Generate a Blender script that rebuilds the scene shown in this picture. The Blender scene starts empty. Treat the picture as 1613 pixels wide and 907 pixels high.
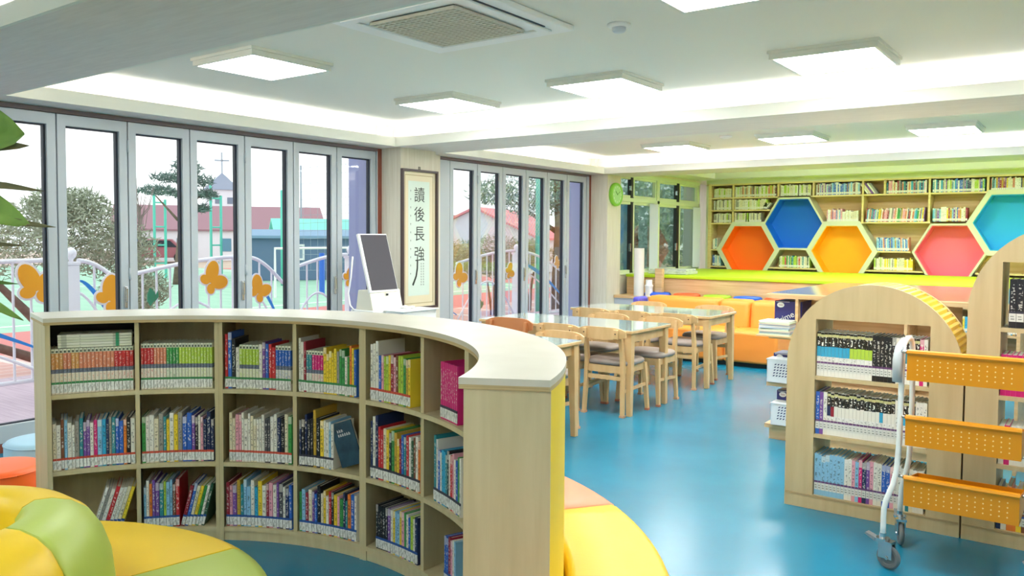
import bpy, bmesh, math, random
from math import sin, cos, pi, radians as R, hypot, atan2
from mathutils import Vector, Matrix
random.seed(7)
S = bpy.context.scene
COL = S.collection

# ---------------------------------------------------------------- camera
cam_d = bpy.data.cameras.new('camera')
cam = bpy.data.objects.new('camera', cam_d); COL.objects.link(cam)
YAW, PITCH, ROLL = .631786, .0448689, .00609209
fh = Vector((-sin(YAW), cos(YAW), 0)); rh = Vector((cos(YAW), sin(YAW), 0)); uh = Vector((0, 0, 1))
fw = fh*cos(PITCH) - uh*sin(PITCH); up = uh*cos(PITCH) + fh*sin(PITCH)
rt = rh*cos(ROLL) + up*sin(ROLL); up = up*cos(ROLL) - rh*sin(ROLL)
M = Matrix((rt, up, -fw)).transposed().to_4x4(); M.translation = Vector((0, 0, 1.5))
cam.matrix_world = M
cam_d.sensor_width = 36; cam_d.lens = 1282.99/1613*36
cam_d.shift_y = -(453.5-429.6)/1613
cam_d.clip_end = 300; cam_d.clip_start = .05
S.camera = cam

# ---------------------------------------------------------------- world, exposure
S.view_settings.view_transform = 'Standard'; S.view_settings.look = 'None'
S.view_settings.gamma = 1; S.view_settings.use_curve_mapping = False
S.view_settings.exposure = 1.25
S.cycles.use_denoising = True
S.cycles.max_bounces = 10; S.cycles.diffuse_bounces = 5; S.cycles.transparent_max_bounces = 24
S.cycles.sample_clamp_indirect = 6
W = bpy.data.worlds.new('overcast_sky'); S.world = W; W.use_nodes = True
nt = W.node_tree; bg = nt.nodes['Background']
tc = nt.nodes.new('ShaderNodeTexCoord'); ns = nt.nodes.new('ShaderNodeTexNoise'); ns.inputs['Scale'].default_value = 2.2
ns.inputs['Detail'].default_value = 5
cr = nt.nodes.new('ShaderNodeValToRGB')
cr.color_ramp.elements[0].position = .35; cr.color_ramp.elements[0].color = (.84, .87, .96, 1)
cr.color_ramp.elements[1].position = .7; cr.color_ramp.elements[1].color = (1, 1, 1, 1)
nt.links.new(tc.outputs['Generated'], ns.inputs['Vector']); nt.links.new(ns.outputs['Fac'], cr.inputs['Fac'])
nt.links.new(cr.outputs['Color'], bg.inputs['Color']); bg.inputs['Strength'].default_value = .85
PANEL_E, COVE_E = 12.0, 5.0
# ---------------------------------------------------------------- materials
def lin(c):
    if isinstance(c, str):
        c = tuple(int(c[i:i+2], 16) for i in (0, 2, 4))
    return tuple((x/255/12.92 if x/255 <= .04045 else ((x/255+.055)/1.055)**2.4) for x in c) + (1,)
MATS = {}
def mat(name, c, rough=.5, metal=0, spec=.5, c2=None, scale=8, stretch=(1, 1, 1), bump=0, coat=0, detail=4, lo=.3, hi=.7, sub=0):
    if name in MATS: return MATS[name]
    m = bpy.data.materials.new(name); m.use_nodes = True; n = m.node_tree; b = n.nodes['Principled BSDF']
    b.inputs['Base Color'].default_value = lin(c); b.inputs['Roughness'].default_value = rough
    b.inputs['Metallic'].default_value = metal; b.inputs['Specular IOR Level'].default_value = spec
    b.inputs['Coat Weight'].default_value = coat; b.inputs['Coat Roughness'].default_value = .08
    if c2 or bump:
        t = n.nodes.new('ShaderNodeTexCoord'); mp = n.nodes.new('ShaderNodeMapping'); mp.inputs['Scale'].default_value = stretch
        ns = n.nodes.new('ShaderNodeTexNoise'); ns.inputs['Scale'].default_value = scale; ns.inputs['Detail'].default_value = detail
        n.links.new(t.outputs['Object'], mp.inputs['Vector']); n.links.new(mp.outputs['Vector'], ns.inputs['Vector'])
        if c2:
            r = n.nodes.new('ShaderNodeValToRGB'); r.color_ramp.elements[0].position = lo; r.color_ramp.elements[1].position = hi
            r.color_ramp.elements[0].color = lin(c); r.color_ramp.elements[1].color = lin(c2)
            n.links.new(ns.outputs['Fac'], r.inputs['Fac']); n.links.new(r.outputs['Color'], b.inputs['Base Color'])
        if bump:
            bp = n.nodes.new('ShaderNodeBump'); bp.inputs['Strength'].default_value = bump; bp.inputs['Distance'].default_value = .01
            n.links.new(ns.outputs['Fac'], bp.inputs['Height']); n.links.new(bp.outputs['Normal'], b.inputs['Normal'])
    MATS[name] = m; return m
def emit(name, c, s):
    m = bpy.data.materials.new(name); m.use_nodes = True; n = m.node_tree
    b = n.nodes['Principled BSDF']; b.inputs['Emission Color'].default_value = lin(c); b.inputs['Emission Strength'].default_value = s
    b.inputs['Base Color'].default_value = lin(c)
    MATS[name] = m; return m
def glass(name, tint, amount=.35):
    m = bpy.data.materials.new(name); m.use_nodes = True; n = m.node_tree; n.nodes.clear()
    o = n.nodes.new('ShaderNodeOutputMaterial'); mx = n.nodes.new('ShaderNodeMixShader')
    t = n.nodes.new('ShaderNodeBsdfTransparent'); t.inputs['Color'].default_value = lin(tint)
    g = n.nodes.new('ShaderNodeBsdfGlossy'); g.inputs['Roughness'].default_value = .02
    f = n.nodes.new('ShaderNodeFresnel'); f.inputs['IOR'].default_value = 1.45
    k = n.nodes.new('ShaderNodeMath'); k.operation = 'MULTIPLY'; k.inputs[1].default_value = amount
    n.links.new(f.outputs[0], k.inputs[0]); n.links.new(k.outputs[0], mx.inputs[0])
    n.links.new(t.outputs[0], mx.inputs[1]); n.links.new(g.outputs[0], mx.inputs[2]); n.links.new(mx.outputs[0], o.inputs[0])
    MATS[name] = m; return m
wall_m = mat('wall_paper', 'e3dccd', .8, c2='d8d0bf', scale=6, stretch=(14, 14, .6))
colm = mat('column_paper', 'dfd9c9', .75, c2='d0c8b4', scale=5, stretch=(18, 18, .5))
ceil_m = mat('ceiling_paint', 'e8e6dc', .85)
soff_m = mat('soffit_paper', 'e2dad4', .8, c2='d9d0ca', scale=5, stretch=(1, 9, 9))
fasc_m = mat('fascia_paint', 'dfe0d6', .7)
birch = mat('birch_plywood', 'd2c59c', .5, c2='c5b78c', scale=3, stretch=(9, 9, .8), detail=6)
birch_top = mat('birch_top', 'd8d2c0', .28, c2='cfc8b4', scale=3, stretch=(2, 2, 2), detail=6, spec=.6)
ply_edge = mat('plywood_edge', 'cdb585', .6, c2='b29763', scale=6, stretch=(1, 1, 60))
archm = mat('arch_veneer', 'd3be92', .5, c2='c7b084', scale=2.5, stretch=(9, 9, .8), detail=6)
shelfw = mat('pine_shelf', 'e6d09a', .5, c2='d8bd80', scale=3, stretch=(1, 6, 12), detail=5)
shelf_frame = mat('pale_frame_paint', 'd0d0b6', .5)
shelf_back = mat('pine_back', 'e2c590', .6, c2='d1ae72', scale=2.5, stretch=(.6, 6, 14), detail=6)
pinef = mat('pine_front', 'e0c193', .45, c2='c9a271', scale=2.5, stretch=(.7, 6, 16), detail=6)
beech = mat('beech', 'dcb783', .4, c2='cfa670', scale=4, stretch=(4, 4, 1), detail=5)
beech_d = mat('brown_beech', 'b9794a', .4, c2='a96a3e', scale=4)
seat_g = mat('grey_vinyl', '9a8c84', .42, bump=.05, scale=40)
alu = mat('grey_window_frame', 'b4bbc0', .4, metal=.1)
alu_l = mat('pale_window_frame', 'd3dcb9', .5)
gasket = mat('black_gasket', '1a2030', .5)
brown = mat('brown_jamb', '8a4a36', .6, c2='7a3e2c', scale=8, stretch=(4, 4, .8))
chrome = mat('chrome', 'c8ccd0', .2, metal=1)
white = mat('white_plastic', 'eeeeec', .4); white_t = mat('white_tube', 'e9eeee', .3)
black = mat('black_plastic', '18191b', .5); screen = mat('dark_screen', '4a474d', .55, spec=.2)
yellow_w = mat('yellow_ribbed_laminate', 'e8c83a', .4)
yellow_b = mat('yellow_back_panel', 'f2d21c', .5)
vin_y = mat('yellow_leatherette', 'ecc41c', .42, bump=.04, scale=60)
vin_g = mat('green_leatherette', 'aebf52', .42, bump=.04, scale=60)
vin_o = mat('orange_leatherette', 'ff6a26', .42, bump=.04, scale=60)
vin_c = mat('coral_leatherette', 'f08a60', .42, bump=.04, scale=60)
vin_b = mat('sky_leatherette', 'a8d0e6', .42)
vin_so = mat('tangerine_leatherette', 'ff9a3c', .45, bump=.03, scale=60)
vin_bl = mat('blue_leatherette', '1f4fc4', .45)
lime = mat('lime_mat', 'bcdc14', .6)
tray_m = mat('amber_powder_coat', 'e0920c', .4)
leaf_m = mat('leaf_green', '5f8a34', .45, c2='92b858', scale=3, stretch=(6, 1, 1))
leaf_d = mat('leaf_dark', '4a6e2a', .5, c2='6f9a3c', scale=4)
leaf_b = mat('leaf_brown', '5c5a3a', .6, c2='7a7650', scale=4)
paper = mat('page_paper', 'e9e4d4', .8, c2='d6cfbc', scale=60, stretch=(30, 1, 1))
glass_m = glass('window_glass', 'f6faf8', .2)
sky_light = emit('panel_diffuser', 'fbffff', PANEL_E)
cove_light = emit('cove_led', 'fbfeff', COVE_E)

def floor_mat():
    m = mat('teal_floor', '1583a4', .24, spec=.5, c2='107594', scale=1.3, detail=6)
    n = m.node_tree; b = n.nodes['Principled BSDF']
    t = n.nodes.new('ShaderNodeTexCoord'); ns = n.nodes.new('ShaderNodeTexNoise'); ns.inputs['Scale'].default_value = 9; ns.inputs['Detail'].default_value = 6
    bp = n.nodes.new('ShaderNodeBump'); bp.inputs['Strength'].default_value = .06; bp.inputs['Distance'].default_value = .02
    n.links.new(t.outputs['Object'], ns.inputs['Vector']); n.links.new(ns.outputs['Fac'], bp.inputs['Height']); n.links.new(bp.outputs['Normal'], b.inputs['Normal'])
    return m
floor_m = floor_mat()

def book_mat(name, kind, attr=False):
    """cover colour comes from the object's own colour; bands and lettering are printed on the spine"""
    m = bpy.data.materials.new(name); m.use_nodes = True; n = m.node_tree; L = n.links.new; b = n.nodes['Principled BSDF']
    b.inputs['Roughness'].default_value = .4
    oi = n.nodes.new('ShaderNodeObjectInfo'); tc = n.nodes.new('ShaderNodeTexCoord'); sp = n.nodes.new('ShaderNodeSeparateXYZ')
    if attr:
        at = n.nodes.new('ShaderNodeAttribute'); at.attribute_name = 'cover'
        class O_: outputs = {'Color': at.outputs['Color'], 'Random': at.outputs['Alpha']}
        oi = O_; uv = n.nodes.new('ShaderNodeUVMap'); uv.uv_map = 'spine'; su = n.nodes.new('ShaderNodeSeparateXYZ'); L(uv.outputs[0], su.inputs[0])
    else: L(tc.outputs['Generated'], sp.inputs[0])
    def math_(op, a, b_=None, c=None):
        k = n.nodes.new('ShaderNodeMath'); k.operation = op
        for i, v in enumerate((a, b_, c)):
            if v is None: continue
            if isinstance(v, (int, float)): k.inputs[i].default_value = v
            else: L(v, k.inputs[i])
        return k.outputs[0]
    def mix(f, a, c):
        k = n.nodes.new('ShaderNodeMix'); k.data_type = 'RGBA'
        if isinstance(f, (int, float)): k.inputs[0].default_value = f
        else: L(f, k.inputs[0])
        for i, v in ((6, a), (7, c)):
            if isinstance(v, tuple): k.inputs[i].default_value = v
            else: L(v, k.inputs[i])
        return k.outputs[2]
    X, Y, Z = sp.outputs
    if attr: X, Z = su.outputs[0], su.outputs[1]; Y = su.outputs[2]
    off = math_('MULTIPLY', oi.outputs['Random'], 97.0)
    cv = n.nodes.new('ShaderNodeCombineXYZ'); L(math_('MULTIPLY', X, 2.2), cv.inputs[0]); L(math_('ADD', math_('MULTIPLY', Z, 26.0), off), cv.inputs[2]); L(off, cv.inputs[1])
    ns = n.nodes.new('ShaderNodeTexNoise'); ns.inputs['Scale'].default_value = 1.0; ns.inputs['Detail'].default_value = 3; L(cv.outputs[0], ns.inputs['Vector'])
    spine = math_('LESS_THAN', Y, .02)
    cx = math_('LESS_THAN', math_('ABSOLUTE', math_('SUBTRACT', X, .5)), .27)
    def zr(a, c): return math_('MULTIPLY', math_('GREATER_THAN', Z, a), math_('LESS_THAN', Z, c))
    txt = math_('MULTIPLY', math_('MULTIPLY', spine, cx), math_('GREATER_THAN', ns.outputs['Fac'], .55))
    dark, lite = lin('26242a'), lin('f2f0e6')
    if kind == 'plain':
        bw = n.nodes.new('ShaderNodeRGBToBW'); L(oi.outputs['Color'], bw.inputs[0])
        tcx = mix(math_('GREATER_THAN', bw.outputs[0], .22), lite, dark)
        t = math_('MULTIPLY', txt, zr(.34, .9))
        blk = math_('MULTIPLY', math_('GREATER_THAN', oi.outputs['Random'], .62), math_('MULTIPLY', spine, math_('GREATER_THAN', Z, math_('ADD', .72, math_('MULTIPLY', oi.outputs['Random'], .15)))))
        base = mix(math_('MULTIPLY', blk, .45), oi.outputs['Color'], lite)
        out = mix(math_('MULTIPLY', t, .6), base, tcx)
    elif kind == 'series':
        out = mix(zr(.905, 1.1), oi.outputs['Color'], lin('dfe3cf'))
        out = mix(math_('MULTIPLY', zr(.915, .965), math_('MULTIPLY', spine, cx)), out, lin('4d5a4a'))
        out = mix(math_('MULTIPLY', math_('MULTIPLY', txt, zr(.56, .88)), .45), out, lite)
        img = mix(ns.outputs['Fac'], lin('2c2430'), lin('8f9fb8'))
        out = mix(zr(.46, .55), out, img)
        out = mix(zr(0, .46), out, mix(.12, lin('e4e2d2'), oi.outputs['Color']))
        out = mix(math_('MULTIPLY', math_('MULTIPLY', txt, zr(.26, .43)), .5), out, oi.outputs['Color'])
        out = mix(zr(.15, .225), out, lin('9fa886'))
    else:
        out = mix(zr(.45, .68), lin('ecebe4'), oi.outputs['Color'])
        out = mix(zr(.68, 1.1), out, lin('16161a'))
        out = mix(math_('MULTIPLY', txt, zr(.7, .9)), out, lite)
        out = mix(math_('MULTIPLY', zr(.9, .96), spine), out, lin('c8c48a'))
        out = mix(math_('MULTIPLY', math_('MULTIPLY', txt, zr(.2, .44)), .45), out, dark)
    L(out, b.inputs['Base Color']); MATS[name] = m; return m
bk_plain, bk_series, bk_why = book_mat('printed_cover', 'plain'), book_mat('printed_series_cover', 'series'), book_mat('printed_black_top_cover', 'why')
def label_mat(name, band):
    m = bpy.data.materials.new(name); m.use_nodes = True; n = m.node_tree; L = n.links.new; b = n.nodes['Principled BSDF']
    b.inputs['Roughness'].default_value = .5
    tc = n.nodes.new('ShaderNodeTexCoord'); sp = n.nodes.new('ShaderNodeSeparateXYZ'); L(tc.outputs['Generated'], sp.inputs[0])
    oi = n.nodes.new('ShaderNodeObjectInfo'); mp = n.nodes.new('ShaderNodeVectorMath'); mp.operation = 'ADD'
    L(tc.outputs['Generated'], mp.inputs[0]); L(oi.outputs['Random'], mp.inputs[1])
    ns = n.nodes.new('ShaderNodeTexNoise'); ns.inputs['Scale'].default_value = 2.6; L(mp.outputs[0], ns.inputs['Vector'])
    r = n.nodes.new('ShaderNodeValToRGB'); r.color_ramp.elements[0].position = .36; r.color_ramp.elements[0].color = lin('a9ada6'); r.color_ramp.elements[1].position = .52; r.color_ramp.elements[1].color = lin('eef0ec')
    L(ns.outputs['Fac'], r.inputs[0])
    g = n.nodes.new('ShaderNodeMath'); g.operation = 'GREATER_THAN'; L(sp.outputs[2], g.inputs[0]); g.inputs[1].default_value = .8
    k = n.nodes.new('ShaderNodeMix'); k.data_type = 'RGBA'; L(g.outputs[0], k.inputs[0]); L(r.outputs[0], k.inputs[6]); k.inputs[7].default_value = lin(band)
    L(k.outputs[2], b.inputs['Base Color']); MATS[name] = m; return m
LAB = {k: label_mat('call_label_'+k, c) for k, c in dict(red='d2513c', blue='2f56a0', purple='6d4577', green='3c8a52', dark='3a3a4a').items()}
def attr_mat(name, rough=.5):
    m = bpy.data.materials.new(name); m.use_nodes = True; n = m.node_tree
    a = n.nodes.new('ShaderNodeAttribute'); a.attribute_name = 'cover'
    n.links.new(a.outputs['Color'], n.nodes['Principled BSDF'].inputs['Base Color']); n.nodes['Principled BSDF'].inputs['Roughness'].default_value = rough
    return m
far_books = [book_mat('far_plain_cover', 'plain', True), book_mat('far_series_cover', 'series', True), book_mat('far_black_top_cover', 'why', True), attr_mat('far_plain_colour')]

# ---------------------------------------------------------------- mesh builder
class MB:
    def __init__(s): s.v = []; s.f = []; s.mi = []; s.c = []; s.uv = {}
    def add(s, vs, fs, mi=0, M=None, col=None):
        b = len(s.v)
        for p in vs:
            p = Vector(p); s.v.append(tuple(M @ p) if M else tuple(p))
        for f in fs: s.f.append([b+i for i in f]); s.mi.append(mi); s.c.append(col)
        return s
    def box(s, x0, x1, y0, y1, z0, z1, mi=0, M=None, col=None):
        return s.add([(x0,y0,z0),(x1,y0,z0),(x1,y1,z0),(x0,y1,z0),(x0,y0,z1),(x1,y0,z1),(x1,y1,z1),(x0,y1,z1)],
                     [(0,3,2,1),(4,5,6,7),(0,1,5,4),(1,2,6,5),(2,3,7,6),(3,0,4,7)], mi, M, col)
    def hexa(s, lo, hi, mi=0):   # two matching rings of points, side walls and caps
        n = len(lo)
        return s.add(list(lo)+list(hi), [tuple(range(n))[::-1], tuple(range(n, 2*n))] + [(i, (i+1) % n, n+(i+1) % n, n+i) for i in range(n)], mi)
    def prism(s, poly, a, b, axis='z', mi=0, M=None):
        if axis == 'z': f = lambda p, t: (p[0], p[1], t)
        elif axis == 'y': f = lambda p, t: (p[0], t, p[1])
        else: f = lambda p, t: (t, p[0], p[1])
        n = len(poly)
        return s.add([f(p, a) for p in poly]+[f(p, b) for p in poly], [tuple(range(n))[::-1], tuple(range(n, 2*n))]+[(i, (i+1) % n, n+(i+1) % n, n+i) for i in range(n)], mi, M)
    def frame(s, outer, inner, a, b, axis='y', mi=0):
        if axis == 'y': f = lambda p, t: (p[0], t, p[1])
        elif axis == 'x': f = lambda p, t: (t, p[0], p[1])
        else: f = lambda p, t: (p[0], p[1], t)
        n = len(outer)
        vs = [f(p, a) for p in outer]+[f(p, a) for p in inner]+[f(p, b) for p in outer]+[f(p, b) for p in inner]; fs = []
        for i in range(n):
            j = (i+1) % n
            fs += [(i, j, n+j, n+i), (2*n+i, 3*n+i, 3*n+j, 2*n+j), (i, 2*n+i, 2*n+j, j), (n+i, n+j, 3*n+j, 3*n+i)]
        return s.add(vs, fs, mi)
    def tube(s, pts, r, seg=8, mi=0, cap=True):
        pts = [Vector(p) for p in pts]; rr = r if isinstance(r, (list, tuple)) else [r]*len(pts); vs = []; fs = []
        prev = None
        for i, p in enumerate(pts):
            d = (pts[min(i+1, len(pts)-1)]-pts[max(i-1, 0)]).normalized()
            a = prev if prev else (Vector((0, 0, 1)) if abs(d.z) < .9 else Vector((1, 0, 0)))
            u = (a - d*a.dot(d)).normalized(); w = d.cross(u); prev = u
            for k in range(seg):
                t = 2*pi*k/seg; vs.append(p + (u*cos(t)+w*sin(t))*rr[i])
        for i in range(len(pts)-1):
            for k in range(seg):
                k2 = (k+1) % seg; fs.append((i*seg+k, i*seg+k2, (i+1)*seg+k2, (i+1)*seg+k))
        if cap: fs += [tuple(range(seg))[::-1], tuple((len(pts)-1)*seg+k for k in range(seg))]
        return s.add(vs, fs, mi)
    def lathe(s, prof, seg=24, mi=0, M=None, a0=0, a1=2*pi):
        full = abs(a1-a0-2*pi) < 1e-6; n = seg if full else seg+1; vs = []; fs = []; m = len(prof)
        for k in range(n):
            t = a0+(a1-a0)*k/seg
            for (r, z) in prof: vs.append((r*cos(t), r*sin(t), z))
        for k in range(seg):
            k2 = (k+1) % n
            for j in range(m-1): fs.append((k*m+j, k2*m+j, k2*m+j+1, k*m+j+1))
        if not full: fs += [tuple(range(m)), tuple((n-1)*m+j for j in range(m))[::-1]]
        return s.add(vs, fs, mi, M)
    def book(s, w, d, h, M, col, kind=0, band=None, lz=.05):
        tk = min(.0025, w*.14); c = tuple(col[:3])+(random.random(),)
        for x0, x1, y0 in ((0, tk, .001), (w-tk, w, .001)): s.box(x0, x1, y0, d, 0, h, mi=kind, M=M, col=c)
        for i in range(len(s.f)-12, len(s.f)):
            s.uv[i] = [(0, s_) for s_ in ((s.v[j][2]-s.v[s.f[i][0]][2]) for j in s.f[i])] if 0 else [(0, .3+.0*j) for j in range(4)]
        b = len(s.f); s.box(0, w, 0, .003, 0, h, mi=kind, M=M, col=c)
        s.uv[b+2] = [(0, 0), (1, 0), (1, 1), (0, 1)]
        s.box(tk, w-tk, .003, d-.004, .003, h-.004, mi=3, M=M, col=lin('e6e0ce'))
        if band:
            s.box(.0005, w-.0005, -.001, 0, .03, .03+lz*.8, mi=3, M=M, col=lin('dfe0da')); s.box(.0005, w-.0005, -.001, 0, .03+lz*.8, .03+lz, mi=3, M=M, col=lin(band))
            s.box(w*.25, w*.75, -.0014, -.001, .03+lz*.2, .03+lz*.3, mi=3, M=M, col=lin('8a8f8a')); s.box(w*.2, w*.7, -.0014, -.001, .03+lz*.45, .03+lz*.55, mi=3, M=M, col=lin('9a9f9a'))
        return s
    def build(s, name, mats, parent=None, smooth=False, bevel=0, loc=None):
        me = bpy.data.meshes.new(name); me.from_pydata(s.v, [], s.f)
        for m in (mats if isinstance(mats, (list, tuple)) else [mats]): me.materials.append(m)
        for i, p in enumerate(me.polygons): p.material_index = s.mi[i]; p.use_smooth = smooth
        if s.c and s.c[0] is not None:
            at = me.color_attributes.new('cover', 'FLOAT_COLOR', 'CORNER')
            for i, p in enumerate(me.polygons):
                for li in p.loop_indices: at.data[li].color = s.c[i]
            ul = me.uv_layers.new(name='spine')
            for i, p in enumerate(me.polygons):
                q = s.uv.get(i)
                for k_, li in enumerate(p.loop_indices): ul.data[li].uv = q[k_] if q else (.0, .3)
        if not s.uv:
            bm = bmesh.new(); bm.from_mesh(me); bmesh.ops.recalc_face_normals(bm, faces=bm.faces); bm.to_mesh(me); bm.free()
        o = bpy.data.objects.new(name, me); COL.objects.link(o)
        if parent: o.parent = parent
        if loc: o.location = loc
        if bevel:
            b = o.modifiers.new('bevel', 'BEVEL'); b.width = bevel; b.segments = 3; b.limit_method = 'ANGLE'; b.angle_limit = R(40)
        if smooth and bevel: pass
        return o
def tag(o, label=None, cat=None, group=None, kind=None):
    if label: o['label'] = label
    if cat: o['category'] = cat
    if group: o['group'] = group
    if kind: o['kind'] = kind
    return o
def thing(name, label, cat, loc=(0, 0, 0), rz=0, group=None):
    o = bpy.data.objects.new(name, None); COL.objects.link(o); o.location = loc; o.rotation_euler = (0, 0, rz)
    o.empty_display_size = .1
    return tag(o, label, cat, group)
def struct(o): o['kind'] = 'structure'; return o
def dup(root, loc, rz, label=None, group=None):
    r = root.copy(); COL.objects.link(r); r.location = loc; r.rotation_euler = (0, 0, rz)
    if label: r['label'] = label
    if group: r['group'] = group
    for ch in list(root.children):
        c = ch.copy(); COL.objects.link(c); c.parent = r
        for g in ch.children:
            d = g.copy(); COL.objects.link(d); d.parent = c
    return r
def smooth_by_angle(o, deg=35):
    for p in o.data.polygons: p.use_smooth = True
    try: o.data.set_sharp_from_angle(angle=R(deg))
    except Exception: pass
    return o

# ================================================================ ROOM
XW = -6.068; XC = -5.785; ZS = 2.39; ZC = 2.62; XR = 3.2; YB = -3.6; YF = 13.92
struct(MB().box(XW, XR, YB, YF, -.1, 0).build('floor', floor_m))
# ceiling: recessed slabs of the bays, lit channels around them
c = MB()
c.box(XW-.1, XR, YB, 10.85, ZC, ZC+.12)
c.box(XW-.1, XR, 10.85, YF+.1, 2.74, 2.86)
struct(c.build('ceiling', ceil_m))
# beams (deep soffits) across the room
for i, (a, b) in enumerate(((1.565, 2.35), (5.92, 6.67), (10.1, 10.85))):
    struct(MB().box(XW, XR, a+.19, b-.19, ZS+.012, ZC+.0).box(XC+.001, XR, a+.021, b-.021, ZS, ZS+.012).build('trim_%d' % (i+1), soff_m))
# lips of the light channels
n = 4
for (y0, y1, near, far) in ((YB, 1.565, 0, 1), (2.35, 5.92, 1, 1), (6.67, 10.1, 1, 1)):
    m = MB()
    if near: m.box(XC, XR, y0-.02, y0, ZS, 2.48)
    m.box(XC, XR, y1, y1+.02, ZS, 2.48)
    m.box(XC-.02, XC, y0-.02, y1+.02, ZS, 2.48)
    struct(m.build('trim_%d' % n, fasc_m)); n += 1
struct(MB().box(XW, XC-.021, YB, 10.85, ZS, ZS+.008).box(XC-.021, XC+.001, 5.941, 6.649, ZS, ZS+.008).box(XC-.021, XC+.001, 1.586, 2.329, ZS, ZS+.008).box(XC-.021, XC+.001, 10.121, 10.83, ZS, ZS+.008).build('trim_%d' % n, soff_m)); n += 1
# bay over the platform
struct(MB().box(-5.45, XR, 13.3, 13.32, 2.505, 2.60).box(-5.47, -5.45, 10.85, 13.32, 2.505, 2.60).box(-5.47, XR, 13.3, 13.6, 2.495, 2.507).box(-5.9, -5.45, 10.85, 13.6, 2.495, 2.507).build('trim_%d' % n, fasc_m)); n += 1
# led strips lying in the channels (lamps)
def cove(name_n, x0, x1, y0, y1, z=2.42, g='led strips hidden in the ceiling coves', label=''):
    o = MB().box(x0, x1, y0, y1, z, z+.012).build('cove_light', cove_light); tag(o, label, 'light', g); return o
cove(0, XC-.13, XC-.06, -3.4, 1.4, label='glowing strip in the ceiling channel above windows nearest the camera')
cove(0, XC, XR-.1, 1.63, 1.70, label='glowing strip in the ceiling channel at top left corner before the nearest beam')
cove(0, XC-.13, XC-.06, 2.4, 5.85, label='glowing strip along the ceiling recess above the left folding windows')
cove(0, XC, XR-.1, 5.985, 6.055, label='glowing strip along the far edge of the main ceiling recess')
cove(0, XC, XR-.1, 2.215, 2.285, label='glowing strip along the near edge of the main ceiling recess behind the beam')
cove(0, XC-.13, XC-.06, 6.75, 10.0, label='glowing strip above the second run of folding windows by the tables')
cove(0, XC, XR-.1, 10.165, 10.235, label='glowing strip along the far edge of the second ceiling recess above tables')
cove(0, XC, XR-.1, 6.535, 6.605, label='glowing strip along the near edge of the second ceiling recess')
cove(0, -5.4, XR-.1, 13.38, 13.44, z=2.53, label='glowing strip above the honeycomb bookshelf wall')

# walls
w = MB()
w.box(-6.28, XW, YB, 1.16, 0, ZC).box(-6.2, XW, 1.16, 5.93, 2.382, ZC).box(-6.2, XW, 6.84, 10.2, 2.382, ZC).box(-6.2, -5.86, 10.6, YF, 2.44, 2.8).box(-6.2, -5.86, 10.6, YF, 0, .93)
struct(w.box(-6.2, -6.0, 5.93, 6.84, 2.392, ZC).box(-6.2, -6.0, 10.2, 10.62, 2.392, ZC).build('wall_left', wall_m))
struct(MB().box(XW, XC, 5.996, 6.525, 0, ZS).box(-6.07, -6.0, 6.525, 6.84, 0, ZS).build('wall_left_pier', colm))
struct(MB().box(XW, XC, 10.198, 10.59, 0, ZS+.05).build('wall_left_pier.001', colm))
struct(MB().box(-6.3, XR+.1, YF, YF+.12, 0, 2.85).build('wall_back', wall_m))
struct(MB().box(XR, XR+.12, YB, YF, 0, 2.85).build('wall_right', wall_m))
struct(MB().box(-6.3, XR, YB-.12, YB, 0, 2.85).build('wall_front', wall_m))
lilac = mat('lilac_render', '9aa0cc', .8)
struct(MB().box(-6.5, -6.07, 5.95, 6.84, -.2, 3).box(-6.46, -6.07, 10.2, 10.62, -.2, 3).build('wall_outside_pier', lilac))
struct(MB().box(-6.1, XW+.012, 5.93, 5.996, 0, 2.385).box(-6.1, XW+.012, 10.13, 10.198, 0, 2.385).box(-6.1, XW+.012, 6.84, 6.88, 0, 2.385).build('trim_12', brown))
struct(MB().box(-6.13, XW+.02, 1.16, 5.93, 2.355, 2.385).box(-6.13, XW+.02, 6.88, 10.13, 2.355, 2.385).build('trim_13', mat('head_trim', '7c6a6c', .6)))
struct(MB().box(-6.13, XW+.02, 1.16, 5.93, 0, .055).box(-6.13, XW+.02, 6.88, 10.13, 0, .055).build('trim_14', brown))

# folding windows
wn = 1
def fold_window(y0, y1, first, last, handle):
    global wn
    o = bpy.data.objects.new('window_%d' % wn, None); COL.objects.link(o); o.location = (XW, y0, 0); o['kind'] = 'structure'; wn += 1
    g = .004; a, b = g, (y1-y0)-g
    fr = MB().frame([(a, .062), (b, .062), (b, 2.352), (a, 2.352)], [(a+.062, .185), (b-.062, .185), (b-.062, 2.27), (a+.062, 2.27)], -.045, .012, axis='x')
    fr.build('sash', alu, o, bevel=.004)
    MB().frame([(a+.062, .185), (b-.062, .185), (b-.062, 2.27), (a+.062, 2.27)], [(a+.07, .193), (b-.078, .193), (b-.078, 2.26), (a+.07, 2.26)], -.046, -.012, axis='x').build('gasket', gasket, o)
    MB().box(-.026, -.022, a+.065, b-.065, .188, 2.266).build('pane', glass_m, o)
    for z in (.35, 1.15, 2.12):
        if handle % 2 == 0: MB().tube([(.016, a-.004, z), (.016, a-.004, z+.09)], .009).build('hinge', alu, o, smooth=True)
    if handle % 2 == 1: MB().box(.012, .03, b-.045, b-.02, .93, 1.1).box(.03, .042, b-.04, b-.024, .98, 1.09).build('handle', chrome, o, bevel=.003)
ys = [1.22+.5185*i for i in range(10)]; ys = [5.914-.5217*(9-i) for i in range(10)]
for i in range(9): fold_window(ys[i], ys[i+1], i == 0, i == 8, i)
y2 = [6.885, 7.071-.0, 7.571, 8.071, 8.566, 9.058, 9.549, 10.067]
y2[0] = 6.885; ys2 = [6.885] + y2[1:]
for i in range(7):
    if i == 0: continue
    fold_window(ys2[i], ys2[i+1], 0, 0, i)
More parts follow.
